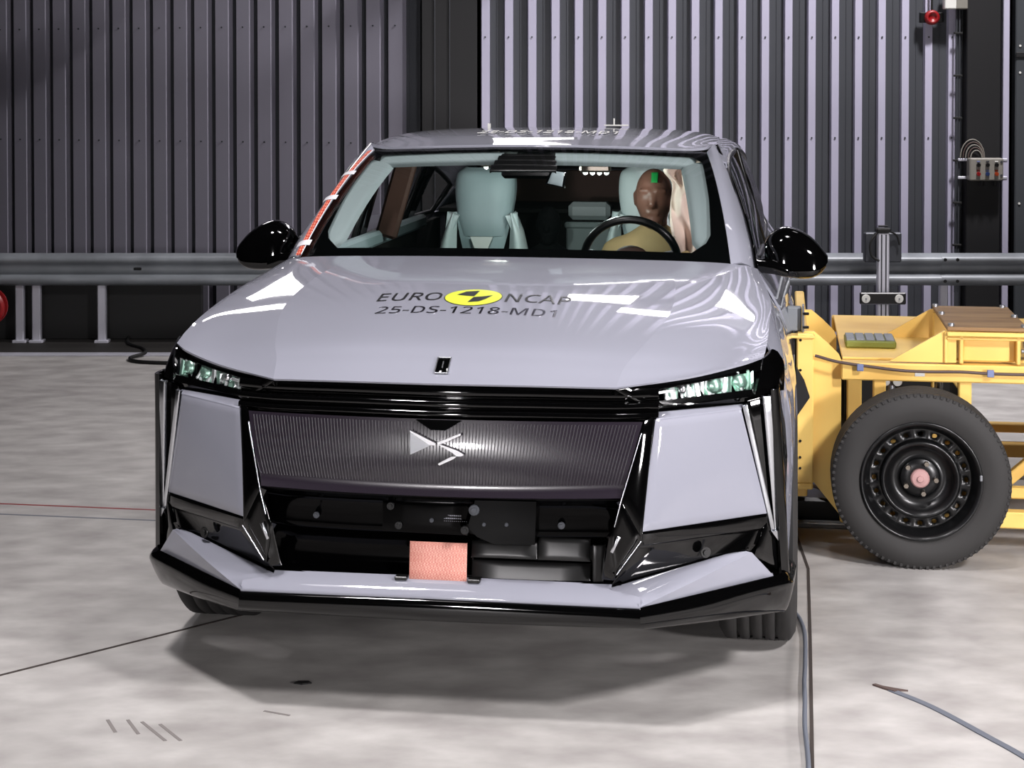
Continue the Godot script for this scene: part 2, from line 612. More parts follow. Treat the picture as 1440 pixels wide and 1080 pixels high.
func build_background() -> void:
	# guard rail in front of the wall
	var t := thing("guard_rail", "long grey corrugated steel guard rail running along the hall wall", "guard rail", V(0, 0, -11.6))
	off = V(0, 0, -11.6)
	var prof := [V(0, 0.595, -11.66), V(0, 0.595, -11.62), V(0, 0.575, -11.565), V(0, 0.545, -11.56), V(0, 0.515, -11.61), V(0, 0.475, -11.61), V(0, 0.445, -11.56), V(0, 0.405, -11.565), V(0, 0.385, -11.62), V(0, 0.385, -11.66)]
	var xs := [-7.2, -3.6, -0.4, 2.86, 6.4]
	for i in 4:
		var rows := []
		for e in [0.0, 1.0]:
			var row := []
			for v: Vector3 in prof: row.append(V(lerp(xs[i] - 0.06, xs[i + 1] + 0.06, e), v.y, v.z + 0.004 * (i % 2)))
			rows.append(spline(row, 3))
		var st := mb()
		sheet(st, rows, V(0, 0.49, -12.5), 0.006)
		obj("rail_beam", st, M.galv, t)
		for q in 4:
			var b := mb()
			disc(b, V(xs[i + 1] + (0.04 if q % 2 else -0.04), 0.56 if q < 2 else 0.42, -11.56), V(0, 0, 1), 0.012, 0.01, 8)
			obj("bolt", b, M.steel_black, t)
		for f in [0.36, 0.72]:
			var sl := mb()
			box(sl, V(lerp(xs[i], xs[i + 1], f), 0.495, -11.606), V(0.05, 0.016, 0.012), 0.003)
			obj("slot", sl, M.black, t)
	for x in [-6.2, -4.62, -3.24, -3.13, -2.70, 0.6, 2.84, 4.6]:
		var st := mb()
		box(st, V(x, 0.215, -11.69), V(0.055, 0.43, 0.05), 0.006)
		box(st, V(x, 0.01, -11.69), V(0.09, 0.02, 0.09), 0.004)
		obj("post", st, M.alu, t)
	off = Vector3.ZERO
	# low black boards behind the rail on the left, and the red drum at the frame's edge
	var lb := thing("low_barrier", "low matt black boarding standing on the floor behind the left guard rail", "boarding", V(-5.2, 0, -11.86))
	off = V(-5.2, 0, -11.86)
	for i in 4:
		var st := mb()
		box(st, V(-7.6 + i * 1.48 + 0.36, 0.20, -11.86), V(1.465, 0.40, 0.05), 0.006)
		obj("board", st, M.black, lb)
	off = Vector3.ZERO
	var rd := thing("hose_reel", "red round reel at the left edge below the guard rail", "reel", V(-3.38, 0, -11.42))
	off = V(-3.38, 0, -11.42)
	var r := mb()
	lathe(r, V(-3.38, 0.27, -11.48), V(0, 0, 1), [Vector2(0.05, 0.0), Vector2(0.11, 0.0), Vector2(0.125, 0.015), Vector2(0.125, 0.03), Vector2(0.10, 0.03), Vector2(0.10, 0.09), Vector2(0.125, 0.09), Vector2(0.125, 0.105), Vector2(0.11, 0.12), Vector2(0.05, 0.12)], 28, true)
	obj("drum", r, M.red, rd)
	var h := mb()
	bar(h, V(-3.38, 0.0, -11.36), V(-3.38, 0.27, -11.34), 0.03, 0.03)
	disc(h, V(-3.38, 0.27, -11.36), V(0, 0, 1), 0.05, 0.03)
	obj("stand", h, M.satin, rd)
	off = Vector3.ZERO
	# aluminium measuring post with two round targets
	var x0 := 2.36
	var z0 := -11.3
	var s := thing("measuring_post", "aluminium profile post with a black crossbar carrying two round white targets", "post", V(x0, 0, z0))
	off = V(x0, 0, z0)
	var st := mb()
	box(st, V(x0, 0.39, z0), V(0.072, 0.74, 0.06), 0.006)
	obj("upright", st, M.alu, s)
	for e in [-0.014, 0.014]:
		var g := mb()
		box(g, V(x0 + e, 0.40, z0 + 0.031), V(0.008, 0.70, 0.004), 0.001)
		obj("groove", g, M.screw, s)
	var cb := mb()
	box(cb, V(x0 - 0.01, 0.345, z0 + 0.05), V(0.29, 0.075, 0.035), 0.006)
	obj("crossbar", cb, M.satin, s)
	for e in [-0.11, 0.10]:
		var g := mb()
		disc(g, V(x0 - 0.01 + e, 0.345, z0 + 0.068), V(0, 0, 1), 0.027, 0.008, 20)
		var tg := obj("target", g, M.white, s)
		var d2 := mb()
		disc(d2, V(x0 - 0.01 + e, 0.345, z0 + 0.076), V(0, 0, 1), 0.006, 0.004, 10)
		obj("target_centre", d2, M.steel, tg)
	var bx := mb()
	box(bx, V(x0 + 0.01, 0.66, z0 - 0.07), V(0.235, 0.19, 0.07), 0.008)
	obj("instrument_box", bx, M.screw, s)
	var lp := mb()
	tube(lp, spline([V(x0 - 0.04, 0.76, z0 + 0.02), V(x0 - 0.085, 0.70, z0 + 0.03), V(x0 - 0.08, 0.62, z0 + 0.03), V(x0 - 0.03, 0.58, z0 + 0.035)], 5), 0.008, 8)
	obj("cable", lp, M.cable_black, s)
	lp = mb()
	tube(lp, spline([V(x0 + 0.035, 0.77, z0 + 0.0), V(x0 + 0.09, 0.74, z0 - 0.02), V(x0 + 0.11, 0.68, z0 - 0.02)], 5), 0.006, 8)
	obj("cable", lp, M.cable_black, s)
	var cl := mb()
	box(cl, V(x0, 0.775, z0), V(0.09, 0.03, 0.07), 0.008)
	tube(cl, [V(x0 - 0.03, 0.80, z0), V(x0 + 0.03, 0.80, z0)], 0.006, 8)
	obj("clamp", cl, M.black, s)
	var ba := mb()
	box(ba, V(x0 - 0.03, 0.03, z0), V(0.34, 0.06, 0.22), 0.008)
	obj("base", ba, M.alu, s)
	off = Vector3.ZERO
	# switch box on the column with looped cables
	var bc := V(3.16, 1.135, -11.88)
	var sb := thing("switch_box", "grey wall box with six dark switches on the column at right", "switch box", bc)
	off = bc
	var b1 := mb()
	box(b1, bc, V(0.225, 0.15, 0.09), 0.008)
	obj("body", b1, M.grey_box, sb)
	for i in 2:
		var rl := mb()
		box(rl, bc + V(0, 0.06 - 0.12 * i, -0.06), V(0.33, 0.018, 0.02), 0.003)
		obj("mounting_rail", rl, M.alu, sb)
	for i in 6:
		var kx := -0.055 + 0.06 * (i % 3)
		var ky := 0.03 if i < 3 else -0.03
		var kn := mb()
		disc(kn, bc + V(kx, ky, 0.045), V(0, 0, 1), 0.014, 0.016, 16)
		box(kn, bc + V(kx, ky, 0.064), V(0.006, 0.024, 0.008), 0.001)
		obj("switch", kn, [M.satin, M.satin, M.satin, M.red, M.blue, M.orange][i], sb)
		var pl := mb()
		box(pl, bc + V(kx, ky + 0.023, 0.046), V(0.022, 0.008, 0.003), 0.0)
		obj("nameplate", pl, [M.blue_tape, M.screw, M.white, M.red, M.blue_tape, M.orange][i], sb)
	for i in 2:
		for j in 2:
			var bo := mb()
			disc(bo, bc + V(0.098, 0.05 - 0.09 * i, 0.045), V(0, 0, 1), 0.008, 0.006, 8)
			if j == 0: obj("screw", bo, M.screw, sb)
	for i in 2:
		var gl := mb()
		tube(gl, [bc + V(-0.02 + 0.09 * i, -0.07, 0), bc + V(-0.02 + 0.09 * i, -0.115, 0)], 0.016, 10)
		obj("gland", gl, M.black, sb)
	for i in 5:
		var cbl := mb()
		var rx := 0.055 + 0.016 * i
		var pts := []
		for k in 13:
			var a := PI * k / 12.0
			pts.append(bc + V(-0.055 - 0.004 * i + rx - rx * 1.0 - 0.0 + rx * 0.9 * -cos(a) * -1.0 * 0.75, 0.075 + sin(a) * (0.05 + 0.018 * i), -0.01 - 0.01 * i))
		tube(cbl, pts, 0.0045, 6)
		obj("cable", cbl, M.cable if i % 2 else M.grey_box, sb)
	off = Vector3.ZERO
	# junction box, conduit and red beacon near the top edge
	var jb := thing("junction_box", "white junction box at the top of the vertical conduit", "junction box", V(2.97, 2.16, -11.95))
	off = V(2.97, 2.16, -11.95)
	for i in 2:
		var g := mb()
		box(g, V(2.935 + 0.075 * i, 2.285, -11.95), V(0.08, 0.16, 0.07), 0.006)
		obj("box", g, M.white if i == 0 else M.grey_box, jb)
	off = Vector3.ZERO
	var cn := thing("conduit", "thin grey vertical conduit clipped to the wall rib below the junction box", "conduit", V(2.985, 0.0, -11.96))
	off = V(2.985, 0.0, -11.96)
	for i in 2:
		var g := mb()
		tube(g, [V(2.985 + 0.02 * i, 0.3, -11.96), V(2.985 + 0.02 * i, 2.2, -11.96)], 0.007, 8)
		obj("pipe", g, M.screw, cn)
	for i in 6:
		var g := mb()
		box(g, V(2.995, 0.62 + 0.285 * i, -11.952), V(0.06, 0.014, 0.012), 0.002)
		obj("clip", g, M.black, cn)
	off = Vector3.ZERO
	var bn := thing("alarm_beacon", "round red alarm beacon hanging near the top of the wall", "beacon", V(2.82, 2.15, -11.94))
	off = V(2.82, 2.15, -11.94)
	var g1 := mb()
	lathe(g1, V(2.82, 2.15, -11.98), V(0, 0, 1), [Vector2(0.05, 0), Vector2(0.05, 0.03), Vector2(0.042, 0.042), Vector2(0.028, 0.045), Vector2(0.024, 0.035), Vector2(0, 0.035)], 20)
	obj("dome", g1, M.red, bn)
	var g2 := mb()
	tube(g2, [V(2.82, 2.20, -11.97), V(2.82, 2.7, -11.97)], 0.008, 8)
	obj("stem", g2, M.cable_black, bn)
	var g3 := mb()
	box(g3, V(2.82, 2.15, -11.985), V(0.16, 0.07, 0.03), 0.005)
	obj("back_plate", g3, M.satin, bn)
	off = Vector3.ZERO

func floor_line(called: String, label: String, cat: String, a: Vector3, b: Vector3, w: float, m: Material) -> void:
	var st := mb()
	var s := (b - a).cross(Vector3.UP).normalized() * w / 2.0
	prism(st, [a - s, a + s, b + s, b - s], V(0, 0.001, 0))
	tag(obj(called, st, m), label, cat)

func build_floor_things() -> void:
	floor_line("floor_tape", "thin red tape line across the concrete left of the car", "tape", V(-9.0, 0, -8.32), V(-0.95, 0, -7.005), 0.014, M.red)
	floor_line("floor_tape", "thin grey violet line just in front of the red floor tape", "tape", V(-9.0, 0, -8.14), V(-0.95, 0, -6.84), 0.012, M.cable_grey)
	var c := mb()
	tube(c, spline([V(-2.62, 0.012, -12.2), V(-2.51, 0.012, -11.6), V(-2.36, 0.012, -11.35), V(-2.30, 0.02, -11.1), V(-2.36, 0.012, -10.95), V(-2.25, 0.012, -10.8), V(-1.9, 0.012, -10.75), V(-1.5, 0.012, -10.8)], 6), 0.011, 8)
	tag(obj("floor_cable", c, M.cable_black), "black cable trailing over the steel floor strip behind the car", "cable")
	var h := mb()
	tube(h, spline([V(0.895, 0.012, -5.72), V(0.908, 0.012, -5.65), V(0.911, 0.012, -5.56), V(0.899, 0.012, -5.42), V(0.855, 0.012, -5.15), V(0.828, 0.012, -5.0), V(0.806, 0.012, -4.855), V(0.772, 0.012, -4.65), V(0.738, 0.012, -4.39), V(0.66, 0.012, -3.9)], 5), 0.0065, 8)
	tag(obj("floor_hose", h, M.cable_grey), "thin grey hose along the floor joint from the front tyre", "hose")
	# webbing strap with a dark frayed end
	var s := thing("floor_strap", "grey webbing strap lying on the concrete at lower right", "strap", V(1.0, 0, -4.9))
	off = V(1.0, 0, -4.9)
	var pts := spline([V(1.065, 0, -4.965), V(1.135, 0, -4.855), V(1.186, 0, -4.746), V(1.245, 0, -4.60), V(1.297, 0, -4.468), V(1.38, 0, -4.2)], 4)
	var st := mb()
	for i in pts.size() - 1:
		var d: Vector3 = (pts[i + 1] - pts[i]).cross(Vector3.UP).normalized() * 0.0105
		prism(st, [pts[i] - d, pts[i] + d, pts[i + 1] + d, pts[i + 1] - d], V(0, 0.003, 0))
	obj("webbing", st, M.cable_grey, s)
	var e := mb()
	prism(e, [V(1.022, 0, -5.005), V(1.032, 0, -5.01), V(1.05, 0, -4.99), V(1.08, 0, -4.972), V(1.112, 0, -4.955), V(1.085, 0, -4.956), V(1.072, 0, -4.945), V(1.045, 0, -4.975)], V(0, 0.005, 0))
	obj("frayed_end", e, M.cable, s)
	off = Vector3.ZERO
	var b := mb()
	prism(b, [V(-0.62, 0, -5.02), V(-0.595, 0, -5.01), V(-0.57, 0, -5.02), V(-0.58, 0, -5.035), V(-0.61, 0, -5.035)], V(0, 0.004, 0))
	tag(obj("rubber_scrap", b, M.black), "small black rubber scrap on the floor before the left front tyre", "scrap")
	for q in [[-1.085, -4.733, -1.043, -4.64, "leftmost of four parallel dark scuff marks on the concrete"], [-1.031, -4.733, -0.98, -4.628, "second from the left of four parallel scuff marks on the concrete"], [-0.99, -4.718, -0.90, -4.58, "third from the left of four parallel scuff marks on the concrete"], [-0.938, -4.70, -0.86, -4.58, "rightmost of four parallel dark scuff marks on the concrete"], [-0.675, -4.80, -0.60, -4.765, "single flat scuff mark below the black rubber scrap on the floor"]]:
		floor_line("scuff_mark", q[4], "scuff mark", V(q[0], 0, q[1]), V(q[2], 0, q[3]), 0.009, M.scuff)
	for n in get_children():
		if str(n.name).begins_with("scuff_mark"): n.set_meta("group", "scuff marks on the concrete")

# ---------- the car, in its own axes: x to the picture's right, z to its front ----------
const IN := Vector3(0, 0.55, -2.4)

func hood_height(x: float, z: float) -> float:
	for t in hood_tris:
		var a: Vector3 = t[0]
		var b: Vector3 = t[1]
		var c: Vector3 = t[2]
		var d := (b.z - c.z) * (a.x - c.x) + (c.x - b.x) * (a.z - c.z)
		if abs(d) < 1e-9: continue
		var u := ((b.z - c.z) * (x - c.x) + (c.x - b.x) * (z - c.z)) / d
		var v := ((c.z - a.z) * (x - c.x) + (a.x - c.x) * (z - c.z)) / d
		if u >= -0.001 and v >= -0.001 and u + v <= 1.001: return u * a.y + v * b.y + (1.0 - u - v) * c.y
	return 1.0

func remember(P: Array) -> void:
	for i in P.size() - 1:
		for j in P[0].size() - 1:
			hood_tris.append([P[i][j], P[i][j + 1], P[i + 1][j + 1]])
			hood_tris.append([P[i][j], P[i + 1][j + 1], P[i + 1][j]])

func hood_sections() -> Array:
	return [
		[V(0, .900, .006), V(0, .918, -.022), V(0, .957, -.085), V(0, .998, -.19), V(0, 1.068, -.53), V(0, 1.105, -.86), V(0, 1.128, -1.17)],
		[V(.25, .899, -.006), V(.252, .917, -.034), V(.255, .955, -.096), V(.265, .995, -.20), V(.28, 1.063, -.54), V(.28, 1.101, -.87), V(.28, 1.126, -1.18)],
		[V(.473, .894, -.039), V(.478, .908, -.068), V(.49, .938, -.13), V(.525, .973, -.24), V(.585, 1.030, -.54), V(.58, 1.080, -.88), V(.53, 1.120, -1.21)],
		[V(.66, .907, -.165), V(.665, .913, -.19), V(.675, .930, -.24), V(.697, .955, -.34), V(.735, 1.006, -.58), V(.74, 1.058, -.92), V(.68, 1.112, -1.25)],
		[V(.80, .928, -.275), V(.803, .932, -.295), V(.81, .940, -.34), V(.823, .958, -.43), V(.835, .996, -.63), V(.838, 1.036, -.95), V(.78, 1.098, -1.32)],
		[V(.862, .938, -.36), V(.863, .941, -.375), V(.866, .948, -.41), V(.870, .962, -.48), V(.874, .990, -.66), V(.875, 1.024, -.98), V(.828, 1.080, -1.38)],
	]

func body_half(z: float) -> float:
	var k := [[-.36, .925], [-.5, .945], [-.7, .957], [-1.0, .964], [-1.5, .958], [-3.4, .958], [-4.0, .95], [-4.5, .90], [-4.78, .78]]
	for i in k.size() - 1:
		if z <= k[i][0] and z >= k[i + 1][0]: return lerp(k[i][1], k[i + 1][1], smoothstep(k[i][0], k[i + 1][0], z))
	return .78 if z < -4.0 else .925

func flank_x(z: float, y: float) -> float:
	var k := [[.16, -.06], [.22, -.03], [.34, -.010], [.5, -.004], [.64, 0.0], [.78, -.009], [.87, -.028], [.95, -.055], [1.0, -.082], [1.06, -.125], [1.12, -.17]]
	for i in k.size() - 1:
		if y >= k[i][0] and y <= k[i + 1][0]: return body_half(z) + lerp(k[i][1], k[i + 1][1], (y - k[i][0]) / (k[i + 1][0] - k[i][0]))
	return body_half(z) - (.06 if y < .3 else .17)

func flank(s: float, za: float, zb: float, top_a: float, top_b: float, n: int, arch_z := 99.0, bottom := 0.19) -> Array:
	var rows := []
	for i in n + 1:
		var z: float = lerp(za, zb, float(i) / n)
		var top: float = lerp(top_a, top_b, float(i) / n)
		var low := bottom
		var dz: float = abs(z - arch_z)
		if dz < 0.405: low = max(low, 0.365 + sqrt(0.405 * 0.405 - dz * dz))
		var row := []
		for k in 15:
			var y: float = lerp(top, low, float(k) / 14.0)
			row.append(V(s * flank_x(z, y), y, z))
		rows.append(row)
	return rows

func plate(st: SurfaceTool, pts: Array, out: Vector3, t := 0.008) -> void:
	prism(st, pts, out.normalized() * t)

func flat_mark(called: String, outline: Array, lift: float, m: Material, parent: Node, s := 1.0) -> void:
	# a sticker lying on the hood: outline in x, z; laid on the bonnet surface in small pieces
	var fl := PackedVector2Array()
	for p: Vector2 in outline: fl.append(p)
	var st := mb()
	smooth(st)
	var lo := fl[0]
	var hi := fl[0]
	for p in fl:
		lo = Vector2(min(lo.x, p.x), min(lo.y, p.y)); hi = Vector2(max(hi.x, p.x), max(hi.y, p.y))
	var step := 0.03
	var y := lo.y
	while y < hi.y:
		var x := lo.x
		while x < hi.x:
			var cell := PackedVector2Array([Vector2(x, y), Vector2(x + step, y), Vector2(x + step, y + step), Vector2(x, y + step)])
			for piece in Geometry2D.intersect_polygons(fl, cell):
				var ids := Geometry2D.triangulate_polygon(piece)
				for k in range(0, ids.size(), 3):
					var q := []
					for e in 3:
						var p: Vector2 = piece[ids[k + e]]
						q.append(V(p.x, hood_height(p.x, p.y) + lift, p.y))
					tri(st, q[0], q[1], q[2], Vector3.UP)
			x += step
		y += step
	obj(called, st, m, parent)

func hood_text(called: String, text: String, cx: float, cz: float, width: float, depth: float, lift: float, m: Material, parent: Node) -> void:
	var tm := TextMesh.new()
	var f := SystemFont.new()
	f.font_names = PackedStringArray(["Droid Sans"])
	tm.font = f
	tm.text = text
	tm.font_size = 64
	tm.pixel_size = 0.01
	tm.depth = 0.02
	tm.curve_step = 2.0
	var a: Array = tm.get_mesh_arrays()
	var v: PackedVector3Array = a[Mesh.ARRAY_VERTEX]
	var ix = a[Mesh.ARRAY_INDEX]
	var lo := v[0]
	var hi := v[0]
	for p in v:
		lo = lo.min(p); hi = hi.max(p)
	var st := mb()
	flat(st)
	var pos := []
	for p in v:
		var x: float = cx + ((p.x - lo.x) / (hi.x - lo.x) - 0.5) * width
		var z: float = cz - ((p.y - lo.y) / (hi.y - lo.y) - 0.5) * depth
		pos.append(V(x, hood_height(x, z) + lift + (0.0006 if p.z > 0.0 else 0.0), z))
	if ix == null or ix.size() == 0:
		ix = range(pos.size())
	for k in range(0, ix.size(), 3):
		tri(st, pos[ix[k]], pos[ix[k + 1]], pos[ix[k + 2]], Vector3.UP)
	obj(called, st, m, parent)

func build_car() -> void:
	var car := thing("car", "silver electric car with a black grille, seen from the front", "car", CAR_AT, CAR_TURN)
	off = Vector3.ZERO
	build_upper(car)
	build_front(car)
	build_lights(car)
	build_glasshouse(car)
	build_mirrors(car)
	build_cabin(car)
	for s in [1.0, -1.0]:
		for z in [-0.85, -3.88]: build_wheel(car, s, z)

func build_upper(car: Node3D) -> void:
	var H := hood_sections()
	var st := mb()
	var centre := [mirs(H[2], -1), mirs(H[1], -1), H[0], H[1], H[2]]
	var P := fine(centre, 6, 6)
	remember(P)
	sheet(st, P, V(0, 0, -.6), 0.006)
	for s in [1.0, -1.0]:
		var side := []
		for k in range(2, 6): side.append(mirs(H[k], s))
		var Q := fine(side, 6, 6)
		remember(Q)
		sheet(st, Q, V(0, 0, -.6), 0.006)
	var hood := obj("hood", st, M.paint, car)
	# badge on the nose of the hood
	var b := mb()
	var bt0 := hood_height(0, -.080) + .004
	var bb0 := hood_height(0, -.026) + .004
	panel(b, V(-.018, bt0, -.080), V(.018, bt0, -.080), V(.018, bb0, -.024), V(-.018, bb0, -.024), V(0, .8, .6), 0.010, 0, 0.003, 2)
	var badge := obj("badge", b, M.gloss, hood)
	var b2 := mb()
	for e in [[V(-.018, bt0, -.080), V(-.018, bb0, -.024)], [V(.018, bt0, -.080), V(.018, bb0, -.024)], [V(-.018, bb0, -.024), V(.018, bb0, -.024)], [V(-.018, bt0, -.080), V(.018, bt0, -.080)]]:
		bar(b2, e[0], e[1], 0.0025, 0.0025, 0.0)
	bar(b2, V(0, lerp(bt0, bb0, .3) + .001, -.063), V(0, lerp(bt0, bb0, .7) + .001, -.041), 0.003, 0.002, 0.0)
	obj("badge_frame", b2, M.satin_chrome, badge)
	# fender behind each headlight, doors and rear quarter
	for s in [1.0, -1.0]:
		var f := mb()
		var rows := []
		var top = fine([H[5], H[5]], 1, 6)[0]
		var zs := []
		for p: Vector3 in top:
			if p.z <= -.47: zs.append(p)
		for p: Vector3 in zs:
			var z := p.z
			var low := 0.19
			var dz: float = abs(z + .88)
			if dz < .405: low = max(low, .365 + sqrt(.405 * .405 - dz * dz))
			var row := [mir(p, s)]
			for k in range(1, 15):
				var t := k / 14.0
				var y: float = lerp(p.y, low, t)
				var blend: float = smoothstep(0.0, 0.22, t)
				var x: float = lerp(p.x + 0.02 * t * 8.0, flank_x(z, y), blend)
				row.append(V(s * x, y, z))
			rows.append(row)
		sheet(f, rows, IN, 0.006)
		obj("fender", f, M.paint, car)
		# the strip of fender skin from the headlight down to the sill beside the bumper
		var fs := mb()
		var srows := []
		for i in 9:
			var y: float = lerp(.90, .30, i / 8.0)
			var zf: float = lerp(-.45, -.40, clamp((.9 - y) / .2, 0.0, 1.0))
			srows.append([V(s * (flank_x(zf, y)), y, zf), V(s * flank_x(lerp(zf, -.56, .5), y), y, lerp(zf, -.56, .5)), V(s * flank_x(-.56, y), y, -.562)])
		sheet(fs, srows, IN, 0.006)
		obj("fender_edge", fs, M.paint, car)
		var d1 := mb()
		sheet(d1, flank(s, -1.39, -2.52, 1.075, 1.06, 22), IN, 0.008)
		var dn := obj("front_door", d1, M.paint, car)
		var d2 := mb()
		sheet(d2, flank(s, -2.53, -3.50, 1.06, 1.075, 22, -3.88), IN, 0.008)
		var dr := obj("rear_door", d2, M.paint, car)
		for hz in [-2.15, -3.15]:
			var hd := mb()
			panel(hd, V(s * .945, .88, hz), V(s * .945, .88, hz - .2), V(s * .955, .855, hz - .2), V(s * .955, .855, hz), V(s, 0, 0), 0.01, 0, 0.003, 3)
			obj("handle", hd, M.paint, dn if hz > -2.5 else dr)
		var q := mb()
		sheet(q, flank(s, -3.51, -4.78, 1.075, 1.06, 30, -3.88), IN, 0.008)
		obj("rear_quarter", q, M.paint, car)
		var sk := mb()
		panel(sk, V(s * .945, .23, -1.40), V(s * .945, .23, -3.45), V(s * .93, .15, -3.45), V(s * .93, .15, -1.40), V(s, 0, 0), 0.03, 0, 0.004, 4)
		obj("side_skirt", sk, M.gloss, car)
		for wz in [-.88, -3.88]:
			var a := mb()
			lathe(a, V(s * .60, .365, wz), V(s, 0, 0), [Vector2(.0, 0.0), Vector2(.405, 0.0), Vector2(.405, .345)], 24, true, PI + 0.5, -0.25)
			obj("wheel_arch_liner", a, M.black, car)
	# underside and bulkheads keep the daylight out from below
	var u := mb()
	box(u, V(0, .23, -2.42), V(1.15, .05, 4.2), 0.01)
	box(u, V(0, .23, -2.42), V(1.80, .05, 1.9), 0.01)
	obj("floor_pan", u, M.black, car)
	var fb := mb()
	box(fb, V(0, .62, -1.34), V(1.62, .80, .03), 0.004)
	box(fb, V(0, .66, -.30), V(1.05, .40, .02), 0.004)
	obj("bulkhead", fb, M.black, car)
	# rear end
	var r := mb()
	var rr := []
	for y: float in [1.06, .95, .8, .64, .5, .34, .22]:
		var hw := flank_x(-4.78, y)
		rr.append([V(-hw, y, -4.78), V(-hw * .5, y, -4.83), V(0, y, -4.85), V(hw * .5, y, -4.83), V(hw, y, -4.78)])
	sheet(r, fine(rr, 2, 4), IN, 0.008)
	obj("rear_bumper", r, M.paint, car)

func build_front(car: Node3D) -> void:
	# layered gloss bars between the hood edge and the grille
	var prof := [[.890, -.012], [.884, -.004], [.868, -.002], [.862, -.016], [.856, -.016], [.850, .002], [.838, .004], [.833, -.012], [.829, -.012], [.825, .006], [.815, .010], [.809, .004], [.800, -.02]]
	var st := mb()
	var rows := []
	for p in prof:
		rows.append([V(-.585, p[0] - .004, p[1] - .085), V(-.47, p[0] - .004, p[1] - .05), V(-.24, p[0], p[1] - .016), V(0, p[0], p[1]), V(.24, p[0], p[1] - .016), V(.47, p[0] - .004, p[1] - .05), V(.585, p[0] - .004, p[1] - .085)])
	var fr := []
	for r in rows: fr.append(spline(r, 4))
	sheet(st, fine_rows(fr, 2), V(0, .85, -2), 0.02)
	# the shield that dips into the grille above the emblem
	prism(st, [V(-.062, .802, .006), V(.062, .802, .006), V(.02, .776, .008), V(-.02, .776, .008)], V(0, 0, .008))
	obj("upper_grille_bar", st, M.gloss, car)
	# grille panel with fine upright ribs
	var G := func(u: float, v: float) -> Vector3:   # u -1..1, v 0 top..1 bottom
		var hw: float = lerp(.545, .492, v)
		var z: float = lerp(.002, .014, v) + 0.012 * sin(v * PI) - .045 * pow(abs(u), 2.2) * (1.0 - v) - .012 * pow(abs(u), 2.2) * v
		if v > .88: z += (v - .88) * .12
		return V(u * hw, lerp(.803, .600, v) - .012 * (1.0 - pow(abs(u), 2.0)) * v * 0.0 + .010 * u * u * v, z)
	var g := mb()
	var gr := []
	for i in 17:
		var row := []
		for j in 41: row.append(G.call(j / 20.0 - 1.0, i / 16.0))
		gr.append(row)
	sheet(g, gr, V(0, .7, -2), 0.006)
	var grille := obj("grille", g, M.grille, car)
	var ribs := mb()
	flat(ribs)
	for k in 118:
		var u := -0.975 + 1.95 * k / 117.0
		var w := 0.0016
		var pts := []
		for i in 6: pts.append(G.call(u, .04 + .80 * i / 5.0))
		for i in 5:
			var a: Vector3 = pts[i] + V(0, 0, .0009)
			var b: Vector3 = pts[i + 1] + V(0, 0, .0009)
			var x := V(w, 0, 0)
			quad(ribs, a - x * .4, a + x * .4, b + x * .4, b - x * .4, V(0, 0, 1))
			quad(ribs, a + x * .4, a + x - V(0, 0, .0009), b + x - V(0, 0, .0009), b + x * .4, V(1, 0, 0))
			quad(ribs, a - x * .4, a - x - V(0, 0, .0009), b - x - V(0, 0, .0009), b - x * .4, V(-1, 0, 0))
	var rb := obj("grille_rib", ribs, M.grille_rib, grille)
	rb.set_meta("kind", "stuff")
	# emblem: a solid triangle and an open angular S in chrome
	var e := mb()
	var ez := .026
	var T := func(x: float, y: float) -> Vector3: return V((x - 605.0) / 1035.0 * .1475 - .0003, .743 - (y - 575.0) / 450.0 * .064, ez)
	prism(e, [T.call(95, 370), T.call(95, 800), T.call(560, 580)], V(0, 0, .006))
	var em := obj("emblem", e, M.satin_chrome, grille)
	for q in [[[95, 335], [590, 565], [560, 605], [450, 590], [95, 360]], [[610, 550], [1060, 365], [1065, 400], [790, 535], [640, 590]], [[635, 590], [700, 590], [1000, 690], [1130, 765], [1080, 795], [985, 800], [900, 730]], [[630, 960], [640, 945], [880, 810], [985, 800], [930, 850], [660, 980]]]:
		var s2 := mb()
		var o := []
		for p in q: o.append(T.call(p[0], p[1]))
		prism(s2, o, V(0, 0, .010))
		obj("emblem_stroke", s2, M.chrome, em)
	# the black recess below the grille
	var lo := mb()
	var lr := []
	for p in [[.606, .012], [.598, .020], [.592, .010], [.56, -.030], [.50, -.030], [.486, -.028], [.480, -.05], [.40, -.055], [.374, -.045], [.366, -.01]]:
		lr.append([V(-.49, p[0] + .006, p[1] - .012), V(-.25, p[0], p[1] - .003), V(0, p[0], p[1]), V(.25, p[0], p[1] - .003), V(.49, p[0] + .006, p[1] - .012)])
	var lf := []
	for r in lr: lf.append(spline(r, 3))
	sheet(lo, lf, V(0, .5, -2), 0.01)
	obj("lower_intake", lo, M.gloss_deep, car)
	# slats of the right half of the intake
	for q in [[.265, .406, .484, .426], [.082, .262, .468, .426], [.082, .406, .416, .352]]:
		var sl := mb()
		panel(sl, V(q[0], q[2], -.040), V(q[1], q[2], -.042), V(q[1], q[3], -.026), V(q[0], q[3], -.024), V(0, 0, 1), 0.008, 0.002, 0.003, 4)
		obj("shutter_blade", sl, M.satin, car)
	var ss := mb()
	panel(ss, V(.413, .47, -.03), V(.447, .47, -.035), V(.440, .35, -.03), V(.413, .35, -.026), V(0, 0, 1), 0.008, 0, 0.003, 3)
	obj("shutter_blade", ss, M.satin, car)
	# radar box with its plate
	var rb2 := mb()
	prism(rb2, [V(.100, .590, -.03), V(.266, .592, -.03), V(.262, .476, -.03), V(.15, .474, -.03), V(.105, .492, -.03), V(.080, .515, -.03)], V(0, 0, .045))
	obj("radar_box", rb2, M.gloss_deep, car)
	var pn := mb()
	panel(pn, V(-.16, .590, -.012), V(.10, .590, -.012), V(.075, .487, -.012), V(-.16, .490, -.012), V(0, 0, 1), 0.012, 0.002, 0.003, 4)
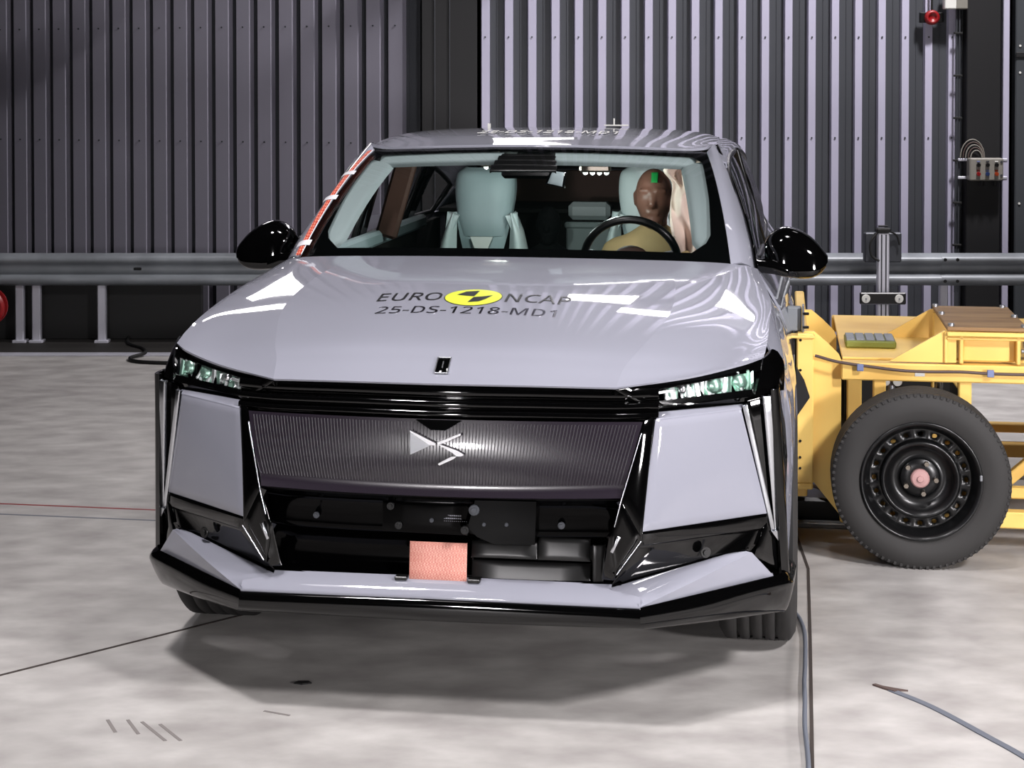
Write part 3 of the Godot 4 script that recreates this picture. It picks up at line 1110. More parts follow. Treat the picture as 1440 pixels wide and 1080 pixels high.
	obj("number_plate_carrier", pn, M.gloss_deep, car)
	for p in [[-.136, .561, .011], [-.114, .509, .011], [.098, .564, .015], [.073, .509, .012], [.328, .520, .010], [-.349, .524, .009], [-.023, .526, .006], [.125, .526, .005], [.186, .528, .005]]:
		var z := -.012 if p[0] > -.17 and p[0] < .07 else (.014 if p[0] > .07 and p[0] < .27 else -.031)
		var bt := mb()
		disc(bt, V(p[0], p[1], z), V(0, 0, 1), p[2], .007, 12)
		disc(bt, V(p[0], p[1], z + .007), V(0, 0, 1), p[2] * .55, .004, 6)
		obj("bolt", bt, M.steel_black if p[2] > .0105 and p[2] < .0125 else M.screw, car)
	var st2 := mb()
	for i in 3:
		for j in (9 if i < 2 else 12):
			box(st2, V(.012 + j * .0055, .540 - i * .0075, -.011), V(.0042 if i < 2 else .002, .0035 if i < 2 else .0015, .001), 0.0)
	obj("stamped_print", st2, M.ink_grey, car)
	for s in [1.0, -1.0]:
		# strut from the headlight down to the middle of the bumper
		var k := mb()
		panel(k, mir(V(.548, .806, -.045), s), mir(V(.576, .815, -.066), s), mir(V(.548, .500, .004), s), mir(V(.494, .604, .020), s), V(0, 0, 1), 0.02, 0.004, 0.003, 6)
		panel(k, mir(V(.494, .604, .020), s), mir(V(.548, .500, .004), s), mir(V(.478, .400, .020), s), mir(V(.462, .50, .022), s), V(0, 0, 1), 0.02, 0.0, 0.003, 4)
		panel(k, mir(V(.462, .51, .022), s), mir(V(.500, .46, .012), s), mir(V(.470, .388, .012), s), mir(V(.440, .386, .0), s), V(0, 0, 1), 0.02, 0.0, 0.003, 4)
		var strut := obj("grille_strut", k, M.gloss, car)
		var ed := mb()
		tube(ed, [mir(V(.542, .775, -.03), s), mir(V(.494, .606, .024), s), mir(V(.476, .535, .028), s)], 0.0018, 6)
		tube(ed, [mir(V(.546, .497, .012), s), mir(V(.482, .408, .026), s)], 0.0018, 6)
		obj("edge_trim", ed, M.satin_chrome, strut)
		var ng := mb()
		panel(ng, mir(V(.484, .512, .030), s), mir(V(.493, .508, .028), s), mir(V(.473, .466, .032), s), mir(V(.466, .470, .033), s), V(0, 0, 1), 0.006, 0.002, 0.002, 2)
		obj("bright_insert", ng, M.satin_chrome, strut)
		# silver bumper panel beside it, with its bevelled head
		var p := mb()
		var ti := V(.579, .806, -.064)
		var to := V(.803, .812, -.226)
		var bo := V(.874, .506, -.306)
		var bi := V(.546, .518, .001)
		panel(p, mir(ti, s), mir(to, s), mir(bo, s), mir(bi, s), V(s * .4, 0, 1), 0.014, 0.010, 0.004, 12)
		flat(p)
		panel(p, mir(V(.582, .820, -.110), s), mir(V(.806, .822, -.250), s), mir(to, s), mir(ti, s), V(s * .2, 1, .4), 0.01, 0, 0.002, 6)
		obj("bumper_panel", p, M.paint, car)
		# chrome V of the running light
		var tip := V(.902, .432, -.338)
		var c1 := mb()
		panel(c1, mir(V(.806, .820, -.222), s), mir(V(.820, .822, -.226), s), mir(V(.897, .455, -.326), s), mir(V(.886, .452, -.318), s), V(s * .3, 0, 1), 0.014, 0.001, 0.003, 6)
		obj("running_light_blade", c1, M.satin_chrome, car)
		var c2 := mb()
		panel(c2, mir(V(.862, .842, -.250), s), mir(V(.884, .842, -.262), s), mir(V(.911, .45, -.344), s), mir(V(.897, .436, -.332), s), V(s * .4, 0, 1), 0.014, 0.001, 0.003, 6)
		prism(c2, [mir(V(.886, .454, -.320), s), mir(V(.911, .452, -.344), s), mir(V(.904, .424, -.340), s)], V(0, 0, .008))
		obj("running_light_blade", c2, M.satin_chrome, car)
		var c3 := mb()
		panel(c3, mir(V(.818, .83, -.246), s), mir(V(.866, .84, -.270), s), mir(V(.898, .47, -.342), s), mir(V(.890, .47, -.336), s), V(s * .3, 0, 1), 0.012, 0, 0.002, 6)
		# outer gloss wrap to the fender
		var wr := []
		for i in 9:
			var y: float = lerp(.86, .30, i / 8.0)
			var xi: float = lerp(.882, .915, i / 8.0)
			var zi: float = lerp(-.262, -.350, i / 8.0)
			wr.append([V(s * xi, y, zi), V(s * (xi + .022), y, zi - .025), V(s * flank_x(-.40, y), y, -.402)])
		sheet(c3, fine(wr, 1, 4), V(0, .6, -1.2), 0.01)
		obj("corner_cover", c3, M.gloss, car)
		# gloss lip under the silver panel, and the recess with the parking sensor
		var b := mb()
		panel(b, mir(V(.546, .516, .002), s), mir(V(.876, .504, -.304), s), mir(V(.882, .462, -.312), s), mir(V(.543, .476, -.006), s), V(s * .4, 0, 1), 0.02, 0.004, 0.006, 8)
		panel(b, mir(V(.543, .482, -.014), s), mir(V(.884, .468, -.318), s), mir(V(.826, .410, -.242), s), mir(V(.455, .352, -.02), s), V(s * .3, 0, 1), 0.012, 0.0, 0.003, 8)
		panel(b, mir(V(.876, .50, -.308), s), mir(V(.908, .45, -.352), s), mir(V(.92, .32, -.38), s), mir(V(.84, .40, -.25), s), V(s, 0, .6), 0.012, 0.0, 0.003, 4)
		var band := obj("lower_bumper_cover", b, M.gloss, car)
		var sn := mb()
		disc(sn, mir(V(.708, .432, -.148), s), V(s * .5, 0, .85), .016, .004, 16)
		disc(sn, mir(V(.709, .432, -.146), s), V(s * .5, 0, .85), .009, .006, 12)
		obj("parking_sensor", sn, M.satin, band)
		# silver winglet in two facets
		var w := mb()
		var iu := V(.462, .362, .000)
		var pk := V(.806, .424, -.212)
		var pk2 := V(.832, .414, -.232)
		var ol := V(.891, .336, -.290)
		var il := V(.543, .326, .036)
		var up := []
		var dn := []
		for wk in 17:
			var t := wk / 16.0
			var top := iu.lerp(pk, t)
			var cre := il.lerp(pk2, t) + V(.1, .1, .4).normalized() * .010 * sin(t * PI)
			var low := il.lerp(ol, t)
			var round_: float = smoothstep(.9, 1.0, t) * .006
			up.append([mir(top - V(0, round_, .012), s), mir(top - V(0, round_, .003), s), mir(top.lerp(cre, .33) + V(0, .001, .003), s), mir(top.lerp(cre, .7), s), mir(cre, s)])
			dn.append([mir(cre, s), mir(cre.lerp(low, .35), s), mir(cre.lerp(low, .7) - V(0, 0, .001), s), mir(low, s), mir(low - V(0, .004, .010), s)])
		sheet(w, up, V(s * .5, .1, -1), 0.010)
		sheet(w, dn, V(s * .4, .35, -1), 0.010)
		obj("bumper_winglet", w, M.paint, car)
	var bd := mb()
	var br := []
	for p in [[.370, -.02], [.362, .000], [.350, .022], [.334, .036], [.327, .040], [.322, .036]]:
		br.append([V(-.545 if p[0] < .36 else -.465, p[0] - .001, p[1] - .003), V(-.27, p[0] + .001, p[1] + .002), V(0, p[0] + .002, p[1] + .004), V(.27, p[0] + .001, p[1] + .002), V(.545 if p[0] < .36 else .465, p[0] - .001, p[1] - .003)])
	var bf := []
	for r in br: bf.append(spline(r, 4))
	sheet(bd, bf, V(0, .2, -.6), 0.01)
	obj("bumper_blade", bd, M.paint, car)
	# gloss lip along the bottom
	var L0 := [V(0, .330, .034), V(0, .318, .050), V(0, .288, .052), V(0, .264, .034), V(0, .250, -.05), V(0, .235, -.30)]
	var L1 := [V(.546, .326, .030), V(.546, .312, .046), V(.548, .285, .046), V(.555, .265, .022), V(.55, .250, -.06), V(.55, .235, -.30)]
	var L2 := [V(.72, .330, -.128), V(.726, .316, -.116), V(.735, .284, -.120), V(.735, .246, -.148), V(.72, .235, -.2), V(.70, .232, -.34)]
	var L3 := [V(.893, .334, -.294), V(.912, .318, -.290), V(.924, .290, -.312), V(.900, .215, -.355), V(.87, .212, -.40), V(.84, .215, -.44)]
	var L4 := [V(.925, .338, -.395), V(.942, .318, -.40), V(.948, .285, -.41), V(.928, .20, -.43), V(.90, .20, -.45), V(.86, .21, -.48)]
	var L5 := [V(.938, .336, -.55), V(.952, .318, -.55), V(.956, .285, -.55), V(.938, .20, -.55), V(.91, .20, -.55), V(.87, .21, -.55)]
	var lp := mb()
	sheet(lp, fine([mirs(L1, -1), L0, L1], 6, 4), V(0, .3, -1), 0.01)
	for s in [1.0, -1.0]:
		sheet(lp, fine([mirs(L1, s), mirs(L2, s), mirs(L3, s), mirs(L4, s), mirs(L5, s)], 5, 4), V(0, .3, -1.5), 0.01)
	obj("lower_lip", lp, M.gloss, car)

func fine_rows(rows: Array, n: int) -> Array:
	var out := []
	for i in rows.size() - 1:
		for k in n:
			var row := []
			for j in rows[0].size(): row.append((rows[i][j] as Vector3).lerp(rows[i + 1][j], float(k) / n))
			out.append(row)
	out.append(rows[rows.size() - 1])
	return out

func build_lights(car: Node3D) -> void:
	for s in [1.0, -1.0]:
		var rng := RandomNumberGenerator.new()
		rng.seed = 21 if s > 0 else 22
		# frame of the lamp: brow above, sill below, black corner behind
		var n := V(s * .5, .05, .86)
		var A := V(.475, .888, -.036)     # inner top
		var B := V(.862, .934, -.352)     # outer top
		var C := V(.838, .842, -.256)     # outer bottom
		var D := V(.560, .826, -.096)     # inner bottom
		var F := func(u: float, v: float) -> Vector3: return mir(A.lerp(B, u).lerp(D.lerp(C, u), v), s)
		var h := mb()
		panel(h, F.call(0, 0) - n * .004, F.call(1, 0) - n * .004, F.call(1, .32), F.call(0, .32), n, 0.02, 0.0, 0.004, 8)
		panel(h, F.call(0, .90), F.call(1, .95), F.call(1, 1.0), F.call(0, 1.0), n, 0.02, 0.0, 0.002, 8)
		panel(h, F.call(0, .30), F.call(.16, .30), F.call(.16, .92), F.call(0, .92), n, 0.02, 0.0, 0.003, 4)
		# cavity behind the lens
		panel(h, F.call(.0, .1) - n * .05, F.call(1, .1) - n * .05, F.call(1, 1.0) - n * .05, F.call(0, 1.0) - n * .05, n, 0.01, 0.0, 0.0, 2)
		# corner piece sweeping back round the wing
		var cr := []
		for q in [[B, V(.884, .946, -.45), V(.900, .936, -.475)], [B.lerp(C, .35), V(.893, .918, -.42), V(.917, .905, -.49)], [B.lerp(C, .7), V(.896, .885, -.38), V(.920, .870, -.462)], [C, V(.888, .848, -.31), V(.918, .836, -.405)]]:
			cr.append([mir(q[0], s), mir(q[0].lerp(q[1], .5) + n * .006, s), mir(q[1], s), mir(q[2], s)])
		sheet(h, fine(cr, 4, 4), V(0, .85, -1.2), 0.01)
		var hl := thing_part("headlight", car)
		obj("housing", h, M.gloss, hl)
		# reflector modules: upright facets, mirror-bright, and two projector lenses
		var k := 0
		for i in 34:
			var u := .28 + .70 * i / 33.0
			var fx := mb()
			var w := .010 + rng.randf() * .008
			var tilt := rng.randf_range(-.6, .6)
			var c: Vector3 = F.call(u, .60 + rng.randf_range(-.04, .04)) - n * (.020 + rng.randf() * .012)
			var y := V(0, 1, 0)
			var x := y.cross(n).normalized().rotated(y, tilt)
			var z := x.cross(y)
			var tall := (.062 if u > .5 else .046) * rng.randf_range(.7, 1.05)
			box(fx, c, V(w, tall, .012), .003, Basis(x, y, z).rotated(x, rng.randf_range(-.7, .1)))
			obj("reflector_facet", fx, M.optic_green if rng.randf() < .25 else (M.facet if rng.randf() < .68 else M.gloss), hl)
		for u in [.86, .66]:
			var pj := mb()
			var c: Vector3 = F.call(u, .56) - n * .022
			lathe(pj, c, n, [Vector2(.022, 0), Vector2(.022, .010), Vector2(.017, .012), Vector2(.012, .017), Vector2(0, .020)], 20)
			obj("projector_lens", pj, M.optic_green, hl)
		var pin := mb()
		ball(pin, F.call(.40, .46) - n * .012, V(.013, .013, .013), 16)
		obj("projector_lens", pin, M.chrome, hl)
		# bright bar along the lower edge and the slim blade towards the grille
		var b1 := mb()
		panel(b1, F.call(.38, .845) - n * .006, F.call(.985, .80) - n * .006, F.call(.97, .93) - n * .002, F.call(.42, .93) - n * .002, n + V(0, .5, 0), 0.01, 0.003, 0.003, 8)
		obj("light_bar", b1, M.facet, hl)
		var b2 := mb()
		panel(b2, F.call(.14, .34) + n * .003, F.call(.34, .36) + n * .003, F.call(.33, .48) + n * .003, F.call(.16, .44) + n * .003, n + V(0, .4, 0), 0.006, 0.001, 0.002, 4)
		obj("light_bar", b2, M.facet, hl)
		var ln := mb()
		panel(ln, F.call(.15, .28) + n * .002, F.call(1, .30) + n * .002, F.call(1, .96) + n * .002, F.call(.15, .92) + n * .002, n, 0.0, 0.0, 0.0, 4)
		obj("lens", ln, M.lens, hl)

func thing_part(called: String, parent: Node) -> Node3D:
	var o := Node3D.new()
	o.name = called
	parent.add_child(o, true)
	return o

func wind(u: float, v: float, inward := 0.0) -> Vector3:
	# the windscreen: u -1..1 across, v 0 at the roof .. 1 at the hood
	var top := V(u * .633, 1.478 - .024 * u * u, -1.850 - .104 * u * u)
	var bot := V(u * .742, 1.124 - .018 * u * u, -1.172 - .108 * u * u)
	var n := V(u * .25, .86, .48).normalized()
	return top.lerp(bot, v) + n * (.028 * 4.0 * v * (1.0 - v) - inward)

func build_glasshouse(car: Node3D) -> void:
	# glass pane (single surface pane), then its black printed border as a ring behind it
	var g := mb()
	var P := []
	for i in 13:
		var row := []
		for j in 25: row.append(wind(j / 12.0 - 1.0, i / 12.0))
		P.append(row)
	sheet(g, P, IN, 0.0)
	var ws := obj("windscreen", g, M.glass, car)
	var inner := [Vector2(-.90, .065), Vector2(.90, .065), Vector2(.955, .13), Vector2(.945, .5), Vector2(.925, .80), Vector2(.90, .86), Vector2(.83, .93), Vector2(-.83, .93), Vector2(-.90, .86), Vector2(-.925, .80), Vector2(-.945, .5), Vector2(-.955, .13), Vector2(-.90, .065)]
	var outer := [Vector2(-1, 0), Vector2(1, 0), Vector2(1, .12), Vector2(1, .5), Vector2(1, .86), Vector2(1, 1), Vector2(.9, 1), Vector2(-.9, 1), Vector2(-1, 1), Vector2(-1, .86), Vector2(-1, .5), Vector2(-1, .12), Vector2(-1, 0)]
	var f := mb()
	var rows := []
	for i in inner.size() - 1:
		for k in 8:
			var t := k / 8.0
			var a: Vector2 = inner[i].lerp(inner[i + 1], t)
			var b: Vector2 = outer[i].lerp(outer[i + 1], t)
			var row := []
			for q in 5:
				var c := b.lerp(a, q / 4.0)
				row.append(wind(c.x, c.y, .004))
			rows.append(row)
	rows.append(rows[0])
	sheet(f, rows, IN, 0.002)
	obj("glass_border", f, M.gloss, ws)
	# roof
	var R := []
	for q in [[[0, 1.481, -1.842], [.33, 1.475, -1.87], [.56, 1.466, -1.935], [.662, 1.474, -2.0]], [[0, 1.514, -2.10], [.34, 1.509, -2.12], [.59, 1.496, -2.15], [.690, 1.462, -2.20]], [[0, 1.528, -2.45], [.34, 1.523, -2.47], [.60, 1.505, -2.5], [.720, 1.450, -2.55]], [[0, 1.515, -2.9], [.33, 1.510, -2.9], [.58, 1.49, -2.92], [.745, 1.402, -2.95]], [[0, 1.46, -3.5], [.32, 1.455, -3.5], [.55, 1.43, -3.5], [.715, 1.33, -3.5]], [[0, 1.36, -4.1], [.3, 1.352, -4.1], [.52, 1.33, -4.1], [.68, 1.22, -4.1]], [[0, 1.14, -4.74], [.3, 1.135, -4.74], [.52, 1.12, -4.74], [.70, 1.07, -4.70]]]:
		var row := []
		for k in [3, 2, 1]: row.append(V(-q[k][0], q[k][1], q[k][2]))
		for k in 4: row.append(V(q[k][0], q[k][1], q[k][2]))
		R.append(row)
	var r := mb()
	sheet(r, fine(R, 6, 6), IN, 0.01)
	var roof := obj("roof", r, M.paint, car)
	for e in [[-.27, 1.530, -2.45, .012, .03], [.235, 1.535, -2.6, .10, .006]]:
		var k := mb()
		box(k, V(e[0], e[1], e[2]), V(e[3], e[4], .01), .001)
		if e[3] > .05: box(k, V(e[0] - .01, e[1] + .014, e[2]), V(.006, .03, .006), .001)
		obj("roof_marker", k, M.white, roof)
	# antenna lettering on the roof seen edge-on
	var rt := mb()
	var tm := TextMesh.new()
	var fo := SystemFont.new()
	fo.font_names = PackedStringArray(["Droid Sans"])
	tm.font = fo
	tm.text = "25-DS-1218-MD1"
	tm.font_size = 64
	tm.pixel_size = .01
	tm.depth = .01
	var ta: Array = tm.get_mesh_arrays()
	var tv: PackedVector3Array = ta[Mesh.ARRAY_VERTEX]
	var tx = ta[Mesh.ARRAY_INDEX]
	if tx == null or tx.size() == 0: tx = range(tv.size())
	var lo := tv[0]
	var hi := tv[0]
	for p in tv:
		lo = lo.min(p); hi = hi.max(p)
	var tp := []
	for p in tv:
		var x: float = -.26 + (p.x - lo.x) / (hi.x - lo.x) * .54
		var z: float = -2.10 - (p.y - lo.y) / (hi.y - lo.y) * .12
		tp.append(V(x, 1.5175 + (-2.10 - z) * .05 - .04 * x * x + (.001 if p.z > 0 else 0.0), z))
	flat(rt)
	for k in range(0, tx.size(), 3): tri(rt, tp[tx[k]], tp[tx[k + 1]], tp[tx[k + 2]], Vector3.UP)
	obj("roof_lettering", rt, M.white, roof)
	var line_out := [V(.660, 1.478, -2.02), V(.718, 1.372, -1.88), V(.765, 1.262, -1.72), V(.785, 1.205, -1.62), V(.803, 1.150, -1.50), V(.818, 1.078, -1.385)]
	for s in [1.0, -1.0]:
		# A-pillar
		var a := mb()
		var rows2 := []
		for k in 6:
			var w := wind(s, k / 5.0, .002)
			var o: Vector3 = mir(line_out[k], s)
			rows2.append([w, w.lerp(o, .4) + V(s * .006, .012, .006), o, o + V(-s * .02, -.02, -.05)])
		sheet(a, fine(rows2, 5, 4), V(0, .9, -2.2), 0.006)
		obj("windscreen_pillar", a, M.paint, car)
		var sl := mb()
		var lp := []
		for p: Vector3 in line_out: lp.append(mir(p + V(.006, -.006, -.02), s))
		tube(sl, spline(lp, 4), .007, 8)
		obj("pillar_seal", sl, M.gloss, car)
		# side windows with their frames
		var belt := [V(.800, 1.080, -1.45), V(.826, 1.072, -1.9), V(.834, 1.066, -2.5), V(.836, 1.068, -3.0), V(.828, 1.076, -3.5), V(.79, 1.08, -3.95)]
		var cant := [V(.795, 1.11, -1.52), V(.712, 1.385, -1.92), V(.722, 1.438, -2.5), V(.748, 1.392, -2.95), V(.716, 1.318, -3.5), V(.70, 1.20, -3.95)]
		var B := spline(belt, 8)
		var T := spline(cant, 8)
		for part in [[3, 15, "front_window", M.glass], [17, 30, "rear_window", M.film if s > 0 else M.glass], [32, 39, "quarter_window", M.film if s > 0 else M.glass]]:
			var w := mb()
			var wr := []
			for i in range(part[0], part[1] + 1):
				var row := []
				for k in 7:
					var t := k / 6.0
					var q: Vector3 = (B[i] as Vector3).lerp(T[i], t) + V(.018 * sin(t * PI), 0, 0)
					if part[3] == M.film: q += V(.006 * sin(i * 2.1 + t * 4.0) * sin(t * PI), 0, 0)
					row.append(mir(q, s))
				wr.append(row)
			sheet(w, wr, IN, 0.003 if part[3] == M.film else 0.0)
			var wo := obj(part[2], w, part[3], car)
			if part[3] == M.film: tag(wo, "dark crumpled plastic film over the side window")
			var fr := mb()
			var loop := []
			for i in range(part[0], part[1] + 1): loop.append(mir(T[i], s))
			for i in range(part[1], part[0] - 1, -1): loop.append(mir(B[i], s))
			loop.append(loop[0])
			tube(fr, loop, .012, 8)
			obj("window_frame", fr, M.satin, wo)
		var bp := mb()
		panel(bp, mir(B[15], s), mir(B[17], s), mir(T[17], s), mir(T[15], s), V(s, 0, 0), .02, .01, .003, 5)
		panel(bp, mir(B[30], s), mir(B[32], s), mir(T[32], s), mir(T[30], s), V(s, 0, 0), .02, .01, .003, 5)
		obj("door_pillar", bp, M.gloss, car)
		var cr := mb()
		var crr := []
		for i in range(8, 41):
			var edge := V((T[i] as Vector3).x, (T[i] as Vector3).y, (T[i] as Vector3).z)
			crr.append([mir(edge, s), mir(edge + V(-.006, .03, 0), s), mir(edge + V(-.05, .05, 0), s)])
		sheet(cr, crr, IN, .006)
		obj("roof_rail", cr, M.paint, car)
		# rear pillar closes the body
		var c := mb()
		panel(c, mir(V(.79, 1.08, -3.96), s), mir(V(.70, 1.20, -3.96), s), mir(V(.70, 1.07, -4.7), s), mir(V(.78, 1.06, -4.7), s), V(s, .3, 0), .01, .01, .003, 6)
		obj("rear_pillar", c, M.paint, car)

func build_mirrors(car: Node3D) -> void:
	for s in [1.0, -1.0]:
		var sec := [[.850, 1.100, 1.152, .05], [.864, 1.084, 1.176, .07], [.890, 1.070, 1.196, .085], [.922, 1.064, 1.207, .092], [.965, 1.061, 1.197, .092], [1.005, 1.062, 1.175, .088], [1.035, 1.066, 1.148, .078], [1.056, 1.072, 1.122, .06], [1.068, 1.085, 1.105, .03]]
		var up := mb()
		var rows := []
		for q in sec:
			var row := []
			for k in 17:
				var a := PI * k / 16.0
				var yc: float = q[1]
				var sy: float = pow(sin(a), .62)
				row.append(V(s * q[0], yc + (q[2] - yc) * sy, -1.62 + q[3] * cos(a)))
			rows.append(row)
		sheet(up, fine(rows, 3, 1), V(s * .95, 1.1, -1.62), .004)
		var mr := obj("mirror_cap", up, M.gloss, car)
		var dn := mb()
		var rows2 := []
		for q in [[.850, 1.100, 1.070, .05], [.866, 1.084, 1.048, .068], [.90, 1.068, 1.036, .08], [.94, 1.060, 1.030, .085], [.985, 1.060, 1.027, .085], [1.02, 1.062, 1.033, .08], [1.045, 1.068, 1.048, .066], [1.062, 1.078, 1.068, .035]]:
			var row := []
			for k in 13:
				var a := PI * k / 12.0
				row.append(V(s * q[0], q[1] - .003 - (q[1] - q[2]) * pow(sin(a), .6), -1.62 + q[3] * cos(a)))
			rows2.append(row)
		sheet(dn, fine(rows2, 3, 1), V(s * .95, 1.08, -1.62), .004)
		obj("mirror_shell", dn, M.gloss, mr)
		var am := mb()
		var ar := []
		for q in [[.790, 1.100, 1.062, .05], [.83, 1.098, 1.054, .05], [.88, 1.094, 1.048, .048], [.93, 1.08, 1.04, .04]]:
			ar.append([V(s * q[0], q[1], -1.56), V(s * q[0], q[1], -1.56 + q[3]), V(s * q[0], q[2], -1.56 + q[3]), V(s * q[0], q[2], -1.66), V(s * q[0], q[1], -1.66), V(s * q[0], q[1], -1.56)])
		sheet(am, ar, V(s * .86, 1.075, -1.58), .003)
		obj("mirror_arm", am, M.gloss, mr)
		var gl := mb()
		panel(gl, V(s * .87, 1.15, -1.70), V(s * 1.03, 1.13, -1.69), V(s * 1.04, 1.07, -1.68), V(s * .87, 1.06, -1.69), V(0, 0, -1), .006, 0, .003, 3)
		obj("mirror_glass", gl, M.chrome, mr)

func seat(parent: Node3D, x: float, z: float, s: float) -> void:
	var t := thing_part("seat", parent)
	var c := mb()
	box(c, V(x, .50, z + .30), V(.50, .16, .52), .04)
	obj("cushion", c, M.leather, t)
	# backrest: side wings that flare, and a darker centre panel tapering to a V
	var W := func(y: float) -> float: return lerp(.265, .150, clamp((y - .72) / .42, 0.0, 1.0)) if y < 1.14 else .128
	for e in [1.0, -1.0]:
		var w := mb()
		var rows := []
		for k in 9:
			var y := .52 + .64 * k / 8.0
			var ow: float = W.call(y)
			var iw: float = lerp(.10, .115, clamp((y - .5) / .6, 0.0, 1.0))
			var zz := z - (y - .5) * .18
			rows.append([V(x + e * iw, y, zz + .035), V(x + e * lerp(iw, ow, .45), y, zz + .085), V(x + e * lerp(iw, ow, .85), y, zz + .075), V(x + e * ow, y, zz + .01), V(x + e * ow * .95, y, zz - .07)])
		sheet(w, fine(rows, 2, 4), V(x, .8, z - .6), .03)
		obj("backrest_wing", w, M.leather, t)
	var b := mb()
	var br := []
	for k in 9:
		var y := .52 + .62 * k / 8.0
		var iw: float = lerp(.06, .118, clamp((y - .9) / .22, 0.0, 1.0)) if y > .85 else .118
		var zz := z - (y - .5) * .18
		br.append([V(x - iw, y, zz + .03), V(x - iw * .5, y, zz + .045), V(x + iw * .5, y, zz + .045), V(x + iw, y, zz + .03)])
	sheet(b, fine(br, 2, 4), V(x, .8, z - .6), .08)
	obj("backrest", b, M.leather_dark, t)
	var h := mb()
	var hr := []
	for q in [[1.06, .092, .05], [1.14, .112, .06], [1.24, .126, .07], [1.32, .120, .065], [1.348, .09, .03]]:
		var zz: float = z - (q[0] - .5) * .18
		hr.append([V(x - q[1], q[0], zz - .05), V(x - q[1], q[0], zz + q[2] * .5), V(x - q[1] * .6, q[0], zz + q[2]), V(x, q[0], zz + q[2] * 1.05), V(x + q[1] * .6, q[0], zz + q[2]), V(x + q[1], q[0], zz + q[2] * .5), V(x + q[1], q[0], zz - .05)])
	sheet(h, fine(hr, 4, 3), V(x, 1.2, z - .5), .05)
	obj("headrest", h, M.leather_dark if s < 0 else M.leather, t)
	var k2 := mb()
	prism(k2, [V(x - .048, 1.060, z - .035), V(x + .048, 1.060, z - .035), V(x + .018, .985, z - .02), V(x - .018, .985, z - .02)], V(0, 0, .015))
	obj("trim_plate", k2, M.white, t)

